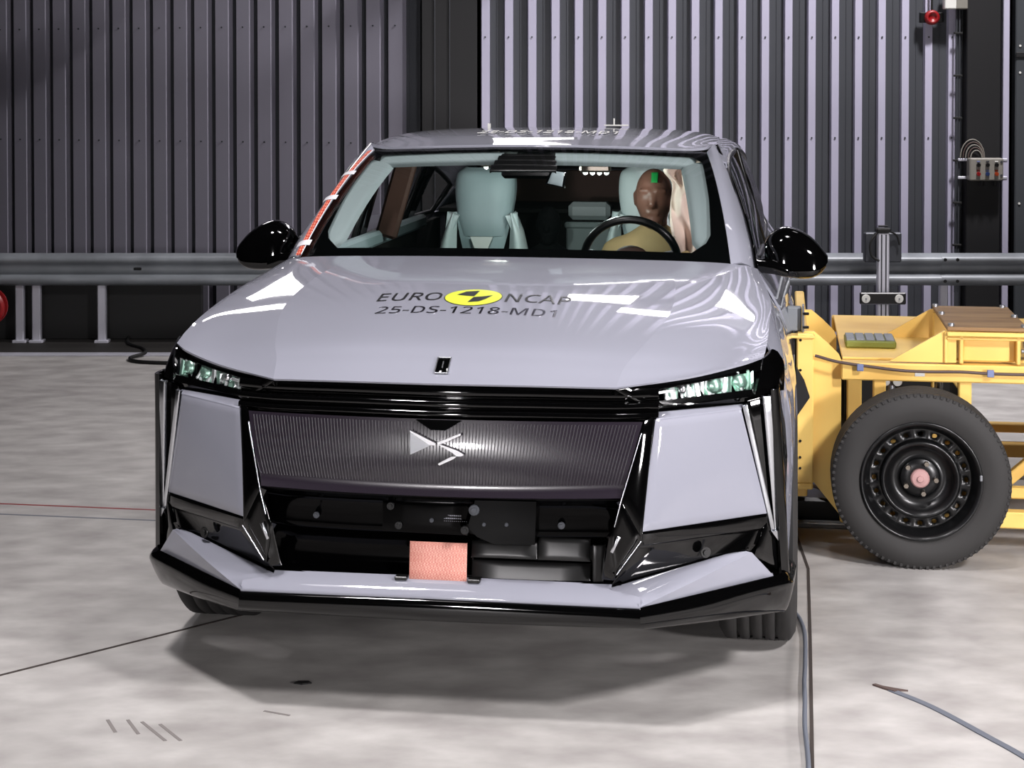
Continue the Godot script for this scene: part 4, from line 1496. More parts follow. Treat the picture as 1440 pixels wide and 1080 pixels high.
func build_cabin(car: Node3D) -> void:
	# dark liner round the cabin
	var l := mb()
	box(l, V(0, .35, -2.9), V(1.70, .02, 3.0), 0.0)
	box(l, V(0, .70, -4.28), V(1.60, .9, .03), 0.0)
	box(l, V(0, 1.10, -4.0), V(1.45, .02, .6), 0.0)
	for s in [1.0, -1.0]:
		box(l, V(s * .80, .70, -2.75), V(.03, .68, 2.6), 0.0)
	obj("cabin_liner", l, M.interior, car)
	var hl := mb()
	var R := []
	for q in [[1.455, -1.97, .58], [1.49, -2.2, .62], [1.50, -2.6, .64], [1.48, -3.1, .64], [1.40, -3.7, .60], [1.28, -4.2, .58]]:
		R.append([V(-q[2], q[0] - .03, q[1]), V(-q[2] * .5, q[0], q[1]), V(0, q[0] + .004, q[1]), V(q[2] * .5, q[0], q[1]), V(q[2], q[0] - .03, q[1])])
	sheet(hl, fine(R, 3, 3), IN, .006)
	obj("headliner", hl, M.interior, car)
	var rs := mb()
	box(rs, V(0, 1.19, -4.22), V(1.1, .16, .02), .004)
	obj("parcel_shelf", rs, M.brown, car)
	# dashboard
	var d := mb()
	var D := []
	for q in [[1.085, -1.36], [1.083, -1.55], [1.070, -1.70], [1.03, -1.78], [.92, -1.80], [.7, -1.78]]:
		D.append([V(-.74, q[0] - .03, q[1] - .06), V(-.35, q[0], q[1]), V(0, q[0], q[1]), V(.35, q[0], q[1]), V(.74, q[0] - .03, q[1] - .06)])
	sheet(d, fine(D, 3, 4), V(0, .8, -1.5), .02)
	obj("dashboard", d, M.satin, car)
	# steering wheel
	var sw := thing_part("steering_wheel", car)
	var c := V(.345, 1.035, -2.02)
	var ax := V(0, .40, -.92).normalized()
	var x := V(1, 0, 0)
	var y := x.cross(ax).normalized() * -1.0
	if y.y < 0: y = -y
	var ring := []
	for k in 49: ring.append(c + (x * cos(TAU * k / 48.0) + y * sin(TAU * k / 48.0)) * .178)
	var t := mb()
	tube(t, ring, .0155, 10, false)
	obj("rim", t, M.satin, sw)
	for a in [.25, PI - .25, -PI / 2]:
		var sp := mb()
		bar(sp, c + (x * cos(a) + y * sin(a)) * .05, c + (x * cos(a) + y * sin(a)) * .17, .028, .016)
		obj("spoke", sp, M.steel, sw)
	var hb := mb()
	ball(hb, c, V(.075, .06, .03), 20)
	obj("airbag_cover", hb, M.brown, sw)
	# seats; the dummies on them are things of their own
	seat(car, -.345, -2.68, -1.0)
	seat(car, .345, -2.80, 1.0)
	var be := thing_part("rear_bench", car)
	var b := mb()
	box(b, V(0, .78, -3.78), V(1.36, .62, .14), .04)
	obj("backrest", b, M.interior, be)
	var b2 := mb()
	box(b2, V(.0, .915, -3.70), V(.21, .25, .03), .012)
	box(b2, V(.0, 1.035, -3.70), V(.225, .03, .05), .012)
	obj("backrest_centre", b2, M.leather, be)
	for hx in [0.005, -.48, .48]:
		var h := mb()
		box(h, V(hx, 1.103, -3.72), V(.20, .085, .10), .032)
		obj("headrest", h, M.leather, be)
	# pale trim inside the windscreen: pillars and roof edge
	for s in [1.0, -1.0]:
		var tr := mb()
		var rows := []
		for k in 9:
			var v := .10 + .78 * k / 8.0
			var w: float = .10 if k < 8 else .05
			rows.append([wind(s * .965, v, .012), wind(s * (.955 - w * .35), v, .022), wind(s * (.945 - w * .75), v, .035), wind(s * (.94 - w * .85), v, .055)])
		sheet(tr, fine(rows, 1, 4), V(0, .9, -2.6), .006)
		obj("pillar_trim", tr, M.trim_pale, car)
		var hd := mb()
		var hr := []
		for k in 9:
			var u: float = lerp(.13 if s > 0 else .17, .93, k / 8.0)
			hr.append([wind(s * u, .055, .012), wind(s * u, .085, .02), wind(s * u, .105, .03), wind(s * u, .105, .05)])
		sheet(hd, fine(hr, 1, 3), V(0, .9, -2.6), .006)
		obj("roof_trim", hd, M.trim_pale, car)
		var db := mb()
		box(db, V(s * .775, 1.06, -2.6), V(.05, .06, 1.9), .02)
		obj("door_trim", db, M.leather_dark, car)
		var bp := mb()
		bar(bp, V(s * .74, 1.06, -2.62), V(s * .64, 1.44, -2.66), .09, .05, .012)
		obj("pillar_trim", bp, M.brown if s < 0 else M.leather_dark, car)  # left one coloured brown to stand in for a reflected brown streak
	# camera pod behind the top of the glass, and the inside mirror
	var pd := thing_part("sensor_pod", car)
	for i in 4:
		var sh := mb()
		var v0 := .035 + .055 * i
		var wu: float = lerp(.155, .185, i / 3.0)
		panel(sh, wind(-.03 - wu, v0, .012), wind(-.03 + wu, v0, .012), wind(-.03 + wu, v0 + .050, .016), wind(-.03 - wu, v0 + .050, .016), V(0, .8, .5), .012, 0.0, .003, 3)
		obj("louvre", sh, M.satin, pd)
	var ca := mb()
	box(ca, V(-.02, 1.385, -1.86), V(.20, .06, .10), .012)
	obj("camera_housing", ca, M.gloss, pd)
	var im := mb()
	panel(im, V(.068, 1.392, -1.80), V(.125, 1.384, -1.80), V(.118, 1.322, -1.80), V(.045, 1.336, -1.80), V(0, 0, 1), .03, .004, .006, 5)
	var imo := obj("inside_mirror", im, M.gloss, car)
	var ig := mb()
	panel(ig, V(.074, 1.386, -1.796), V(.118, 1.380, -1.796), V(.110, 1.328, -1.796), V(.056, 1.340, -1.796), V(0, 0, 1), .004, .002, .002, 4)
	obj("mirror_back", ig, M.leather_dark, imo)
	# instruments hanging from the roof lining
	# deployed curtain airbag hanging slack at the driver's side
	var ab := mb()
	var ar := []
	var q := [[1.40, .485, .60], [1.355, .44, .575], [1.30, .475, .585], [1.25, .47, .60], [1.18, .475, .61], [1.11, .49, .62], [1.03, .505, .625]]
	for i in q.size():
		var row := []
		for k in 9:
			var tt := k / 8.0
			row.append(V(lerp(q[i][1], q[i][2], tt), q[i][0] + .008 * sin(tt * 9.0 + i), -2.42 + .035 * sin(tt * 7.0 + i * 1.7) + .02 * sin(tt * 15.0 - i)))
		ar.append(row)
	sheet(ab, fine(ar, 4, 3), V(.54, 1.2, -3.2), .012)
	var bag := obj("curtain_airbag", ab, M.airbag, car)
	tag(bag, "slack cream curtain airbag")

func tyre(parent: Node3D, c: Vector3, ax: Vector3, R: float, r: float, w: float, grooves: int) -> Node3D:
	var t := mb()
	var pr := [Vector2(r, -w * .42), Vector2(r + (R - r) * .35, -w * .50), Vector2(R - .03, -w * .485), Vector2(R - .008, -w * .43)]
	var n := grooves
	var span := w * .80
	pr.append(Vector2(R - .001, -span / 2))
	for k in n:
		var g := -span / 2 + span * (k + 1.0) / (n + 1.0)
		pr.append(Vector2(R, g - .005)); pr.append(Vector2(R - .009, g - .004)); pr.append(Vector2(R - .009, g + .004)); pr.append(Vector2(R, g + .005))
	pr.append(Vector2(R - .001, span / 2))
	pr.append(Vector2(R - .008, w * .43)); pr.append(Vector2(R - .03, w * .485)); pr.append(Vector2(r + (R - r) * .35, w * .50)); pr.append(Vector2(r, w * .42))
	lathe(t, c, ax, pr, 64)
	return obj("tyre", t, M.tread, parent)

func build_wheel(car: Node3D, s: float, z: float) -> void:
	var t := thing_part("wheel", car)
	var c := V(s * .842, .362, z)
	tyre(t, c, V(1, 0, 0), .364, .26, .235, 4)
	var rm := mb()
	lathe(rm, c, V(s, 0, 0), [Vector2(.262, -.10), Vector2(.264, .10), Vector2(.252, .108), Vector2(.24, .09), Vector2(.235, .0), Vector2(.05, .01)], 48, true)
	obj("rim", rm, M.steel_black, t)
	for k in 5:
		var sp := mb()
		var a := TAU * k / 5.0
		var d := V(0, cos(a), sin(a))
		var e := V(0, -sin(a), cos(a))
		prism(sp, [c + d * .05 - e * .03 + V(s * .06, 0, 0), c + d * .05 + e * .03 + V(s * .06, 0, 0), c + d * .25 + e * .05 + V(s * .09, 0, 0), c + d * .25 - e * .05 + V(s * .09, 0, 0)], V(s * .02, 0, 0))
		obj("spoke", sp, M.steel, t)
	var hb := mb()
	disc(hb, c + V(s * .05, 0, 0), V(s, 0, 0), .06, .04, 24)
	obj("hub", hb, M.steel_black, t)

func cabin_lamps() -> void:
	# on-board lamps hanging from the roof lining
	for e in [[-.20, 1.385, -2.20, "small on-board lamp under the roof left of the inside mirror"], [.19, 1.365, -2.22, "small on-board lamp under the roof right of the inside mirror"]]:
		var c := V(e[0], e[1], e[2])
		var b := Basis(Vector3.UP, CAR_TURN)
		off = c
		var t := thing("cabin_lamp", e[3], "lamp", CAR_AT + b * c, CAR_TURN, "on-board cabin lamps")
		var h := mb()
		box(h, c + V(0, .012, .02), V(.12, .030, .05), .008)
		box(h, c + V(0, .045, .02), V(.03, .06, .03), .004)
		obj("housing", h, M.bolt, t)
		var m := mat(Color(1, 1, 1), .4)
		m.emission_enabled = true
		m.emission = Color(.95, 1.0, .97)
		m.emission_energy_multiplier = 1.4
		for k in 4:
			var l := mb()
			ball(l, c + V(-.042 + .028 * k, -.006, -.004), V(.010, .010, .010), 10)
			obj("bulb", l, m, t)
		var o := OmniLight3D.new()
		o.light_color = Color(.92, 1.0, .98)
		o.light_energy = .13
		o.light_size = .03
		o.omni_range = 12.0
		o.omni_attenuation = 2.0
		o.shadow_enabled = true
		t.add_child(o)
		o.position = V(0, -.03, -.05)
	off = Vector3.ZERO

# ---------- things in the car's axes ----------
func car_thing(called: String, label: String, category: String, local: Vector3, group := "") -> Node3D:
	var b := Basis(Vector3.UP, CAR_TURN)
	off = local
	return thing(called, label, category, CAR_AT + b * local, CAR_TURN, group)

func build_marks() -> void:
	var car: Node3D = get_node("car")
	off = Vector3.ZERO
	var circle := func(r: float) -> Array:
		var o := []
		for k in 40: o.append(Vector2(cos(TAU * k / 40.0) * r, -.535 + sin(TAU * k / 40.0) * r))
		return o
	flat_mark("hood_sticker", circle.call(.0875), .0008, M.ink, car)
	flat_mark("hood_sticker", circle.call(.0850), .0014, M.lime, car)
	var up := []
	for p in [[-.62, .22], [-.36, .66], [.10, .80], [.06, .40], [.02, .04], [-.30, .10]]: up.append(Vector2(p[0] * .085, -.535 - p[1] * .085))
	flat_mark("hood_sticker", up, .0020, M.ink, car)
	var dn := []
	for p in [[.02, -.04], [.30, .04], [.66, .24], [.50, -.20], [.28, -.56], [-.10, -.66], [-.04, -.34]]: dn.append(Vector2(p[0] * .085, -.535 - p[1] * .085))
	flat_mark("hood_sticker", dn, .0020, M.ink, car)
	hood_text("hood_lettering", "EURO", -.192, -.535, .192, .082, .0012, M.ink, car)
	hood_text("hood_lettering", "NCAP", .196, -.535, .192, .082, .0012, M.ink, car)
	hood_text("hood_lettering", "25-DS-1218-MD1", .0, -.405, .53, .062, .0012, M.letter_film, car)

func build_car_things() -> void:
	# woven copper-coloured plate in the lower grille
	var t := car_thing("reflector_plate", "small copper-pink woven plate in the middle of the lower grille", "plate", V(-.005, .36, -.02))
	var p := mb()
	panel(p, V(-.084, .466, -.012), V(.074, .466, -.012), V(.074, .360, .0), V(-.084, .357, .0), V(0, 0, 1), .006, 0, .002, 3)
	obj("woven_face", p, M.copper, t)
	var q := mb()
	box(q, V(-.005, .352, .006), V(.165, .010, .02), .002)
	for e in [-.105, .095]: box(q, V(e, .369, -.004), V(.034, .010, .03), .002)
	obj("holder", q, M.satin, t)
	# dotted red strip taped to the windscreen pillar
	var s := car_thing("contact_strip", "red strip with pale dots taped along the left windscreen pillar", "strip", V(-.82, 1.08, -1.40))
	var line_out := [V(.660, 1.478, -2.02), V(.718, 1.372, -1.88), V(.765, 1.262, -1.72), V(.785, 1.205, -1.62), V(.803, 1.150, -1.50), V(.818, 1.078, -1.385)]
	var mid := []
	for k in 6:
		var w := wind(-1.0, k / 5.0, .002)
		var o: Vector3 = mir(line_out[k], -1)
		mid.append(w.lerp(o, -.03) + V(-.003, .008, .008))
	var ml := spline(mid, 5)
	var st := mb()
	flat(st)
	var side := V(.55, .55, .62).normalized()
	for i in range(1, ml.size() - 1):
		var d: Vector3 = (ml[i + 1] - ml[i]).normalized()
		var x := d.cross(V(-.35, .6, .7)).normalized() * .0088
		prism(st, [ml[i] - x, ml[i] + x, ml[i + 1] + x, ml[i + 1] - x], V(-.35, .6, .7) * .006)
	obj("dotted_band", st, M.dots, s)
	var ed := mb()
	var el := []
	for i in range(1, ml.size()): el.append(ml[i] + (ml[i] - ml[i - 1]).normalized().cross(V(-.35, .6, .7)).normalized() * -.0115 + V(0, .002, .003))
	tube(ed, el, .0018, 6)
	obj("edge_wire", ed, M.white_tape, s)
	for i in [8, 14, 23]:
		var tp := mb()
		var c: Vector3 = ml[i]
		var d: Vector3 = (ml[i + 1] - ml[i - 1]).normalized() if i < ml.size() - 1 else (ml[i] - ml[i - 1]).normalized()
		var n := V(-.35, .6, .7).normalized()
		var x := d.cross(n).normalized()
		var rows := []
		for k in 6:
			var u := -1.0 + 2.0 * k / 5.0
			var b := c + x * u * .028 + n * (.010 - .008 * u * u)
			rows.append([b - d * .014, b + d * .014])
		sheet(tp, rows, c - n, .0015)
		obj("tape", tp, M.white_tape, s)
	off = Vector3.ZERO

# ---------- the crash dummies ----------
func nets(st: SurfaceTool, f: Callable, lo: Vector3, hi: Vector3, h: float) -> void:
	var nx := int((hi.x - lo.x) / h) + 2
	var ny := int((hi.y - lo.y) / h) + 2
	var nz := int((hi.z - lo.z) / h) + 2
	var d := PackedFloat32Array()
	d.resize(nx * ny * nz)
	for k in nz:
		for j in ny:
			for i in nx: d[i + nx * (j + ny * k)] = f.call(lo + V(i, j, k) * h)
	var at := {}
	var pos := PackedVector3Array()
	for k in nz - 1:
		for j in ny - 1:
			for i in nx - 1:
				var sum := Vector3.ZERO
				var n := 0
				for e in [[0, 0, 0, 1, 0, 0], [0, 1, 0, 1, 1, 0], [0, 0, 1, 1, 0, 1], [0, 1, 1, 1, 1, 1], [0, 0, 0, 0, 1, 0], [1, 0, 0, 1, 1, 0], [0, 0, 1, 0, 1, 1], [1, 0, 1, 1, 1, 1], [0, 0, 0, 0, 0, 1], [1, 0, 0, 1, 0, 1], [0, 1, 0, 0, 1, 1], [1, 1, 0, 1, 1, 1]]:
					var a := d[i + e[0] + nx * (j + e[1] + ny * (k + e[2]))]
					var b := d[i + e[3] + nx * (j + e[4] + ny * (k + e[5]))]
					if (a < 0.0) != (b < 0.0):
						var t := a / (a - b)
						sum += V(i + lerp(float(e[0]), float(e[3]), t), j + lerp(float(e[1]), float(e[4]), t), k + lerp(float(e[2]), float(e[5]), t))
						n += 1
				if n > 0:
					at[i + nx * (j + ny * k)] = pos.size()
					pos.append(lo + sum / n * h)
	smooth(st)
	for k in range(1, nz - 1):
		for j in range(1, ny - 1):
			for i in range(1, nx - 1):
				var c := i + nx * (j + ny * k)
				for ax in 3:
					var step: int = [1, nx, nx * ny][ax]
					var a := d[c]
					var b := d[c + step]
					if (a < 0.0) == (b < 0.0): continue
					var s1: int = [nx, nx * ny, 1][ax]
					var s2: int = [nx * ny, 1, nx][ax]
					var o := Vector3.ZERO
					o[ax] = 1.0 if a < 0.0 else -1.0
					var q := [c, c - s1, c - s1 - s2, c - s2]
					var ok := true
					for e in q: ok = ok and at.has(e)
					if ok: quad(st, pos[at[q[0]]], pos[at[q[1]]], pos[at[q[2]]], pos[at[q[3]]], o)

func capsule(p: Vector3, a: Vector3, b: Vector3, ra: float, rb: float) -> float:
	var t: float = clamp((p - a).dot(b - a) / (b - a).length_squared(), 0.0, 1.0)
	return p.distance_to(a.lerp(b, t)) - lerp(ra, rb, t)

func smin(a: float, b: float, k: float) -> float:
	var h: float = max(k - abs(a - b), 0.0) / k
	return min(a, b) - h * h * k * 0.25

func dummy(label: String, head: Vector3, size: float, skin: Material, cloth: Material, marked: bool) -> void:
	var t := car_thing("crash_dummy", label, "crash dummy", V(head.x, head.y - .64 * size, head.z - .02))
	var hs := size
	var hf := func(p: Vector3) -> float:
		var q := (p - head) / hs
		var v := q - V(0, .022, -.012)
		var skull := (V(v.x / .074, v.y / .098, v.z / .092).length() - 1.0) * .080
		var jaw := capsule(q, V(0, -.03, .02), V(0, -.085, .045), .060, .040)
		var e := smin(skull, jaw, .05)
		e = smin(e, capsule(q, V(0, .012, .078), V(0, -.022, .094), .010, .014), .018)      # nose
		for sx in [-1.0, 1.0]:
			e = smin(e, capsule(q, V(sx * .076, .015, -.01), V(sx * .074, -.025, -.006), .010, .008), .012)   # ears
			e = max(e, -(capsule(q, V(sx * .030, .012, .094), V(sx * .034, .012, .092), .015, .013)) * 1.0) if false else smin(e, capsule(q, V(sx * .018, .034, .080), V(sx * .050, .032, .066), .007, .006), .014)   # brow
		e = smin(e, capsule(q, V(-.018, -.058, .078), V(.018, -.058, .078), .009, .009), .010)   # lips
		e = smin(e, capsule(q, V(0, -.06, -.02), V(0, -.16, -.03), .052, .056), .03)             # neck
		return e * hs
	var st := mb()
	nets(st, hf, head + V(-.105, -.19, -.135) * hs, head + V(.105, .15, .13) * hs, .0062 * hs)
	obj("head", st, skin, t)
	if marked:
		var g := mb()
		panel(g, head + V(-.005, .108, .052), head + V(.022, .108, .050), head + V(.022, .068, .0835), head + V(-.005, .068, .0845), V(0, .3, 1), .004, .001, .001, 4)
		obj("head_target", g, M.green, t)
	var o := head + V(0, -.16, -.03) * hs
	var bones := [[V(0, 0, 0), V(0, -.10, 0), .06, .10], [V(-.13, -.07, 0), V(.13, -.07, 0), .062, .062], [V(0, -.08, .01), V(0, -.46, .06), .125, .125], [V(-.07, -.10, .02), V(-.06, -.36, .05), .095, .10], [V(.07, -.10, .02), V(.06, -.36, .05), .095, .10],
		[V(-.17, -.08, 0), V(-.20, -.34, .06), .052, .042], [V(-.20, -.34, .06), V(-.18, -.38, .26), .040, .030], [V(.17, -.08, 0), V(.20, -.34, .06), .052, .042], [V(.20, -.34, .06), V(.18, -.38, .26), .040, .030],
		[V(-.09, -.47, .08), V(-.11, -.44, .46), .085, .062], [V(.09, -.47, .08), V(.11, -.44, .46), .085, .062], [V(-.11, -.44, .46), V(-.11, -.80, .62), .058, .040], [V(.11, -.44, .46), V(.11, -.80, .62), .058, .040]]
	var bf := func(p: Vector3) -> float:
		var q := (p - o) / hs
		var e := 9.0
		for b in bones: e = smin(e, capsule(q, b[0], b[1], b[2], b[3]), .05)
		return e * hs
	var bs := mb()
	nets(bs, bf, o + V(-.29, -.87, -.17) * hs, o + V(.29, .07, .70) * hs, .022 * hs)
	obj("body", bs, cloth, t)
	for sx in [-1.0, 1.0]:
		var hd := mb()
		var w: Vector3 = o + V(sx * .18, -.385, .275) * hs
		ball(hd, w + V(0, 0, .035) * hs, V(.036, .016, .046) * hs, 14)
		for k in 4:
			var x: float = (-.025 + .0165 * k) * hs
			var ln: float = [.050, .062, .066, .056][k] * hs
			tube(hd, [w + V(x, 0, .07 * hs), w + V(x, -.004 * hs, .07 * hs + ln * .5), w + V(x, -.020 * hs, .07 * hs + ln * .9)], [.009 * hs, .0085 * hs, .007 * hs], 8)
		tube(hd, [w + V(-sx * .03, 0, .02) * hs, w + V(-sx * .055, -.004, .05) * hs, w + V(-sx * .05, -.012, .08) * hs], [.011 * hs, .010 * hs, .008 * hs], 8)
		obj("hand", hd, skin, t)
	off = Vector3.ZERO

# ---------- the barrier trolley ----------
func build_trolley() -> void:
	var t := car_thing("barrier_trolley", "yellow steel barrier trolley standing against the side of the car", "trolley", V(1.6, 0, -2.5))
	var part := func(called: String, c: Vector3, size: Vector3, m: Material, ch := .005) -> MeshInstance3D:
		var st := mb()
		box(st, c, size, ch)
		return obj(called, st, m, t)
	# long rails and cross members
	for z in [-1.925, -3.20]:
		part.call("frame_rail", V(1.96, .658, z), V(1.67, .064, .08), M.yellow)
		for x in [1.263, 1.567, 2.3, 2.75]: part.call("frame_post", V(x, .37, z), V(.046, .52, .05), M.yellow)
		part.call("lower_rail", V(1.96, .115, z - .06), V(1.67, .06, .06), M.yellow)
		part.call("lower_rail", V(2.24, .20, z - .12), V(1.0, .04, .05), M.yellow)
	for x in [1.22, 1.9, 2.72]: part.call("cross_beam", V(x, .655, -2.56), V(.06, .06, 1.2), M.yellow)
	part.call("deck_plate", V(1.92, .694, -2.56), V(1.58, .010, 1.19), M.yellow)
	part.call("inner_post", V(1.205, .38, -2.75), V(.06, .50, .06), M.yellow)
	part.call("inner_post", V(1.53, .38, -2.75), V(.03, .50, .05), M.yellow)
	for q in [[V(1.64, .42, -3.1), V(1.86, .575, -3.1)], [V(1.70, .16, -2.2), V(1.92, .36, -2.2)]]:
		var st := mb()
		bar(st, q[0], q[1], .045, .04)
		obj("diagonal_brace", st, M.yellow, t)
	# head of the trolley against the car
	part.call("head_plate", V(.985, .49, -2.58), V(.04, .60, 1.36), M.yellow)
	part.call("flange", V(.995, .518, -1.885), V(.062, .552, .02), M.yellow)
	part.call("flange_lip", V(.985, .235, -1.875), V(.08, .02, .03), M.yellow)
	for z in [-1.935, -2.56]:
		var g := mb()
		prism(g, [V(.985, .795, z), V(1.028, .795, z), V(1.075, .755, z), V(1.118, .712, z), V(1.127, .69, z), V(1.127, .115, z), V(1.022, .245, z), V(.985, .245, z)], V(0, 0, -.016))
		obj("head_gusset", g, M.yellow, t)
	for y in [.77, .66, .40, .34, .30]:
		var b := mb()
		disc(b, V(.978, y, -1.875), V(0, 0, 1), .005, .004, 8)
		obj("rivet", b, M.steel_black, t)
	part.call("head_top_plate", V(.98, .782, -1.90), V(.10, .010, .07), M.yellow)
	var lc: MeshInstance3D = part.call("load_cell", V(.955, .835, -1.98), V(.055, .09, .05), M.galv)
	for y in [.86, .81]: part.call("bolt", V(.998, y, -1.93), V(.022, .010, .012), M.steel_black, .002)
	part.call("clamp_plate", V(.988, .84, -1.955), V(.008, .10, .05), M.steel, .002)
	# black crush block corner
	var cb := mb()
	prism(cb, [V(.962, .675, -1.88), V(.992, .625, -1.88), V(1.012, .565, -1.88), V(.992, .535, -1.88), V(.962, .49, -1.88)], V(0, 0, .035))
	obj("rubber_corner", cb, M.rubber, t)
	# ballast box with its plywood lid
	for z in [-1.90, -2.52]:
		var g := mb()
		prism(g, [V(1.298, .696, z), V(1.492, .812, z), V(1.535, .812, z), V(1.535, .696, z)], V(0, 0, -.014))
		obj("deck_gusset", g, M.yellow, t)
	part.call("box_post", V(1.498, .752, -1.91), V(.012, .112, .04), M.yellow, .002)
	for x in [1.552, 1.752]: part.call("box_post", V(x, .745, -1.91), V(.014, .10, .05), M.yellow, .003)
	part.call("ballast_panel", V(1.652, .745, -1.935), V(.186, .094, .02), M.yellow)
	part.call("box_rail", V(1.68, .803, -1.895), V(.36, .016, .05), M.yellow, .003)
	part.call("box_rail", V(1.68, .786, -1.905), V(.36, .012, .04), M.yellow, .003)
	part.call("box_back", V(1.65, .75, -2.50), V(.30, .11, .02), M.yellow)
	part.call("plywood_lid", V(1.645, .820, -2.20), V(.29, .014, .63), M.ply, .003)
	for q in [[1.508, -2.49], [1.512, -2.25], [1.518, -1.92], [1.765, -2.49], [1.775, -2.2], [1.775, -1.92]]:
		var b := mb()
		disc(b, V(q[0], .827, q[1]), V(0, 1, 0), .012, .010, 10)
		obj("bolt", b, M.steel, t)
	var ey := mb()
	tube(ey, [V(1.78, .75, -1.92), V(1.78, .79, -1.92)], .010, 8)
	tube(ey, [V(1.765, .74, -1.915), V(1.80, .74, -1.915)], .008, 8)
	obj("hydraulic_fitting", ey, M.steel, t)
	# pressure gauges and cylinder under the deck
	for x in [1.30, 1.345]:
		var g := mb()
		disc(g, V(x, .575, -2.2), V(0, 0, 1), .018, .015, 18)
		obj("gauge", g, M.white, t)
	var cy := mb()
	tube(cy, [V(1.325, .66, -2.22), V(1.325, .52, -2.22)], .014, 10)
	tube(cy, [V(1.49, .66, -2.1), V(1.49, .42, -2.1)], .016, 12)
	tube(cy, [V(1.49, .64, -2.1), V(1.49, .60, -2.1)], .022, 12)
	obj("cylinder", cy, M.steel, t)
	var bk := mb()
	box(bk, V(1.40, .44, -3.05), V(.45, .40, .05), .01)
	obj("black_panel", bk, M.black, t)  # plain thin black panel behind the frame posts under the deck
	var ax := mb()
	tube(ax, [V(1.396, .31, -1.8), V(1.396, .31, -3.35)], .04, 12)
	tube(ax, [V(2.5, .31, -1.8), V(2.5, .31, -3.35)], .04, 12)
	obj("axle", ax, M.steel_black, t)
	# cable along the rail, with its tapes
	var c := mb()
	tube(c, spline([V(1.03, .715, -1.872), V(1.11, .695, -1.868), V(1.2, .683, -1.868), V(1.33, .669, -1.868), V(1.43, .666, -1.868), V(1.55, .668, -1.868), V(1.66, .664, -1.868), V(1.80, .664, -1.868), V(2.1, .668, -1.868)], 5), .0055, 8)
	obj("cable", c, M.cable, t)
	for q in [[1.192, .676], [1.652, .665]]:
		part.call("blue_tape", V(q[0], q[1], -1.866), V(.024, .026, .012), M.blue_tape, .002)
	part.call("label_plate", V(1.405, .652, -1.884), V(.035, .012, .003), M.white, .0005)
	for z in [-1.755, -3.37]:
		for x in [1.396, 2.5]: trolley_wheel(t, V(x, .31, z), 1.0 if z > -2.5 else -1.0)
	off = Vector3.ZERO
	# tray lying on the deck
	var tr := car_thing("tray", "olive green flat tray lying on the trolley deck", "tray", V(1.24, .70, -2.28))
	var st := mb()
	box(st, V(1.245, .714, -2.28), V(.19, .028, .20), .006)
	obj("tray_body", st, M.olive, tr)
	var cv := mb()
	for k in 5: box(cv, V(1.17 + .037 * k, .730, -2.28), V(.032, .006, .18), .003)
	obj("cover", cv, M.galv, tr)
	off = Vector3.ZERO
	# skid and hoses on the floor under the trolley head
	var sk := car_thing("floor_skid", "dark oily floor skid under the head of the yellow trolley", "skid", V(1.05, 0, -2.3))
	var s1 := mb()
	box(s1, V(1.07, .05, -2.42), V(.26, .10, .30), .012)
	obj("block", s1, M.steel_black, sk)
	var s2 := mb()
	box(s2, V(1.02, .011, -2.22), V(.30, .022, .05), .004)
	obj("steel_edge", s2, M.galv, sk)
	var s3 := mb()
	tube(s3, spline([V(.98, .11, -2.3), V(1.03, .145, -2.28), V(1.09, .125, -2.26), V(1.14, .11, -2.26), V(1.17, .06, -2.2)], 6), .007, 8)
	obj("hose", s3, M.cable, sk)
	off = Vector3.ZERO

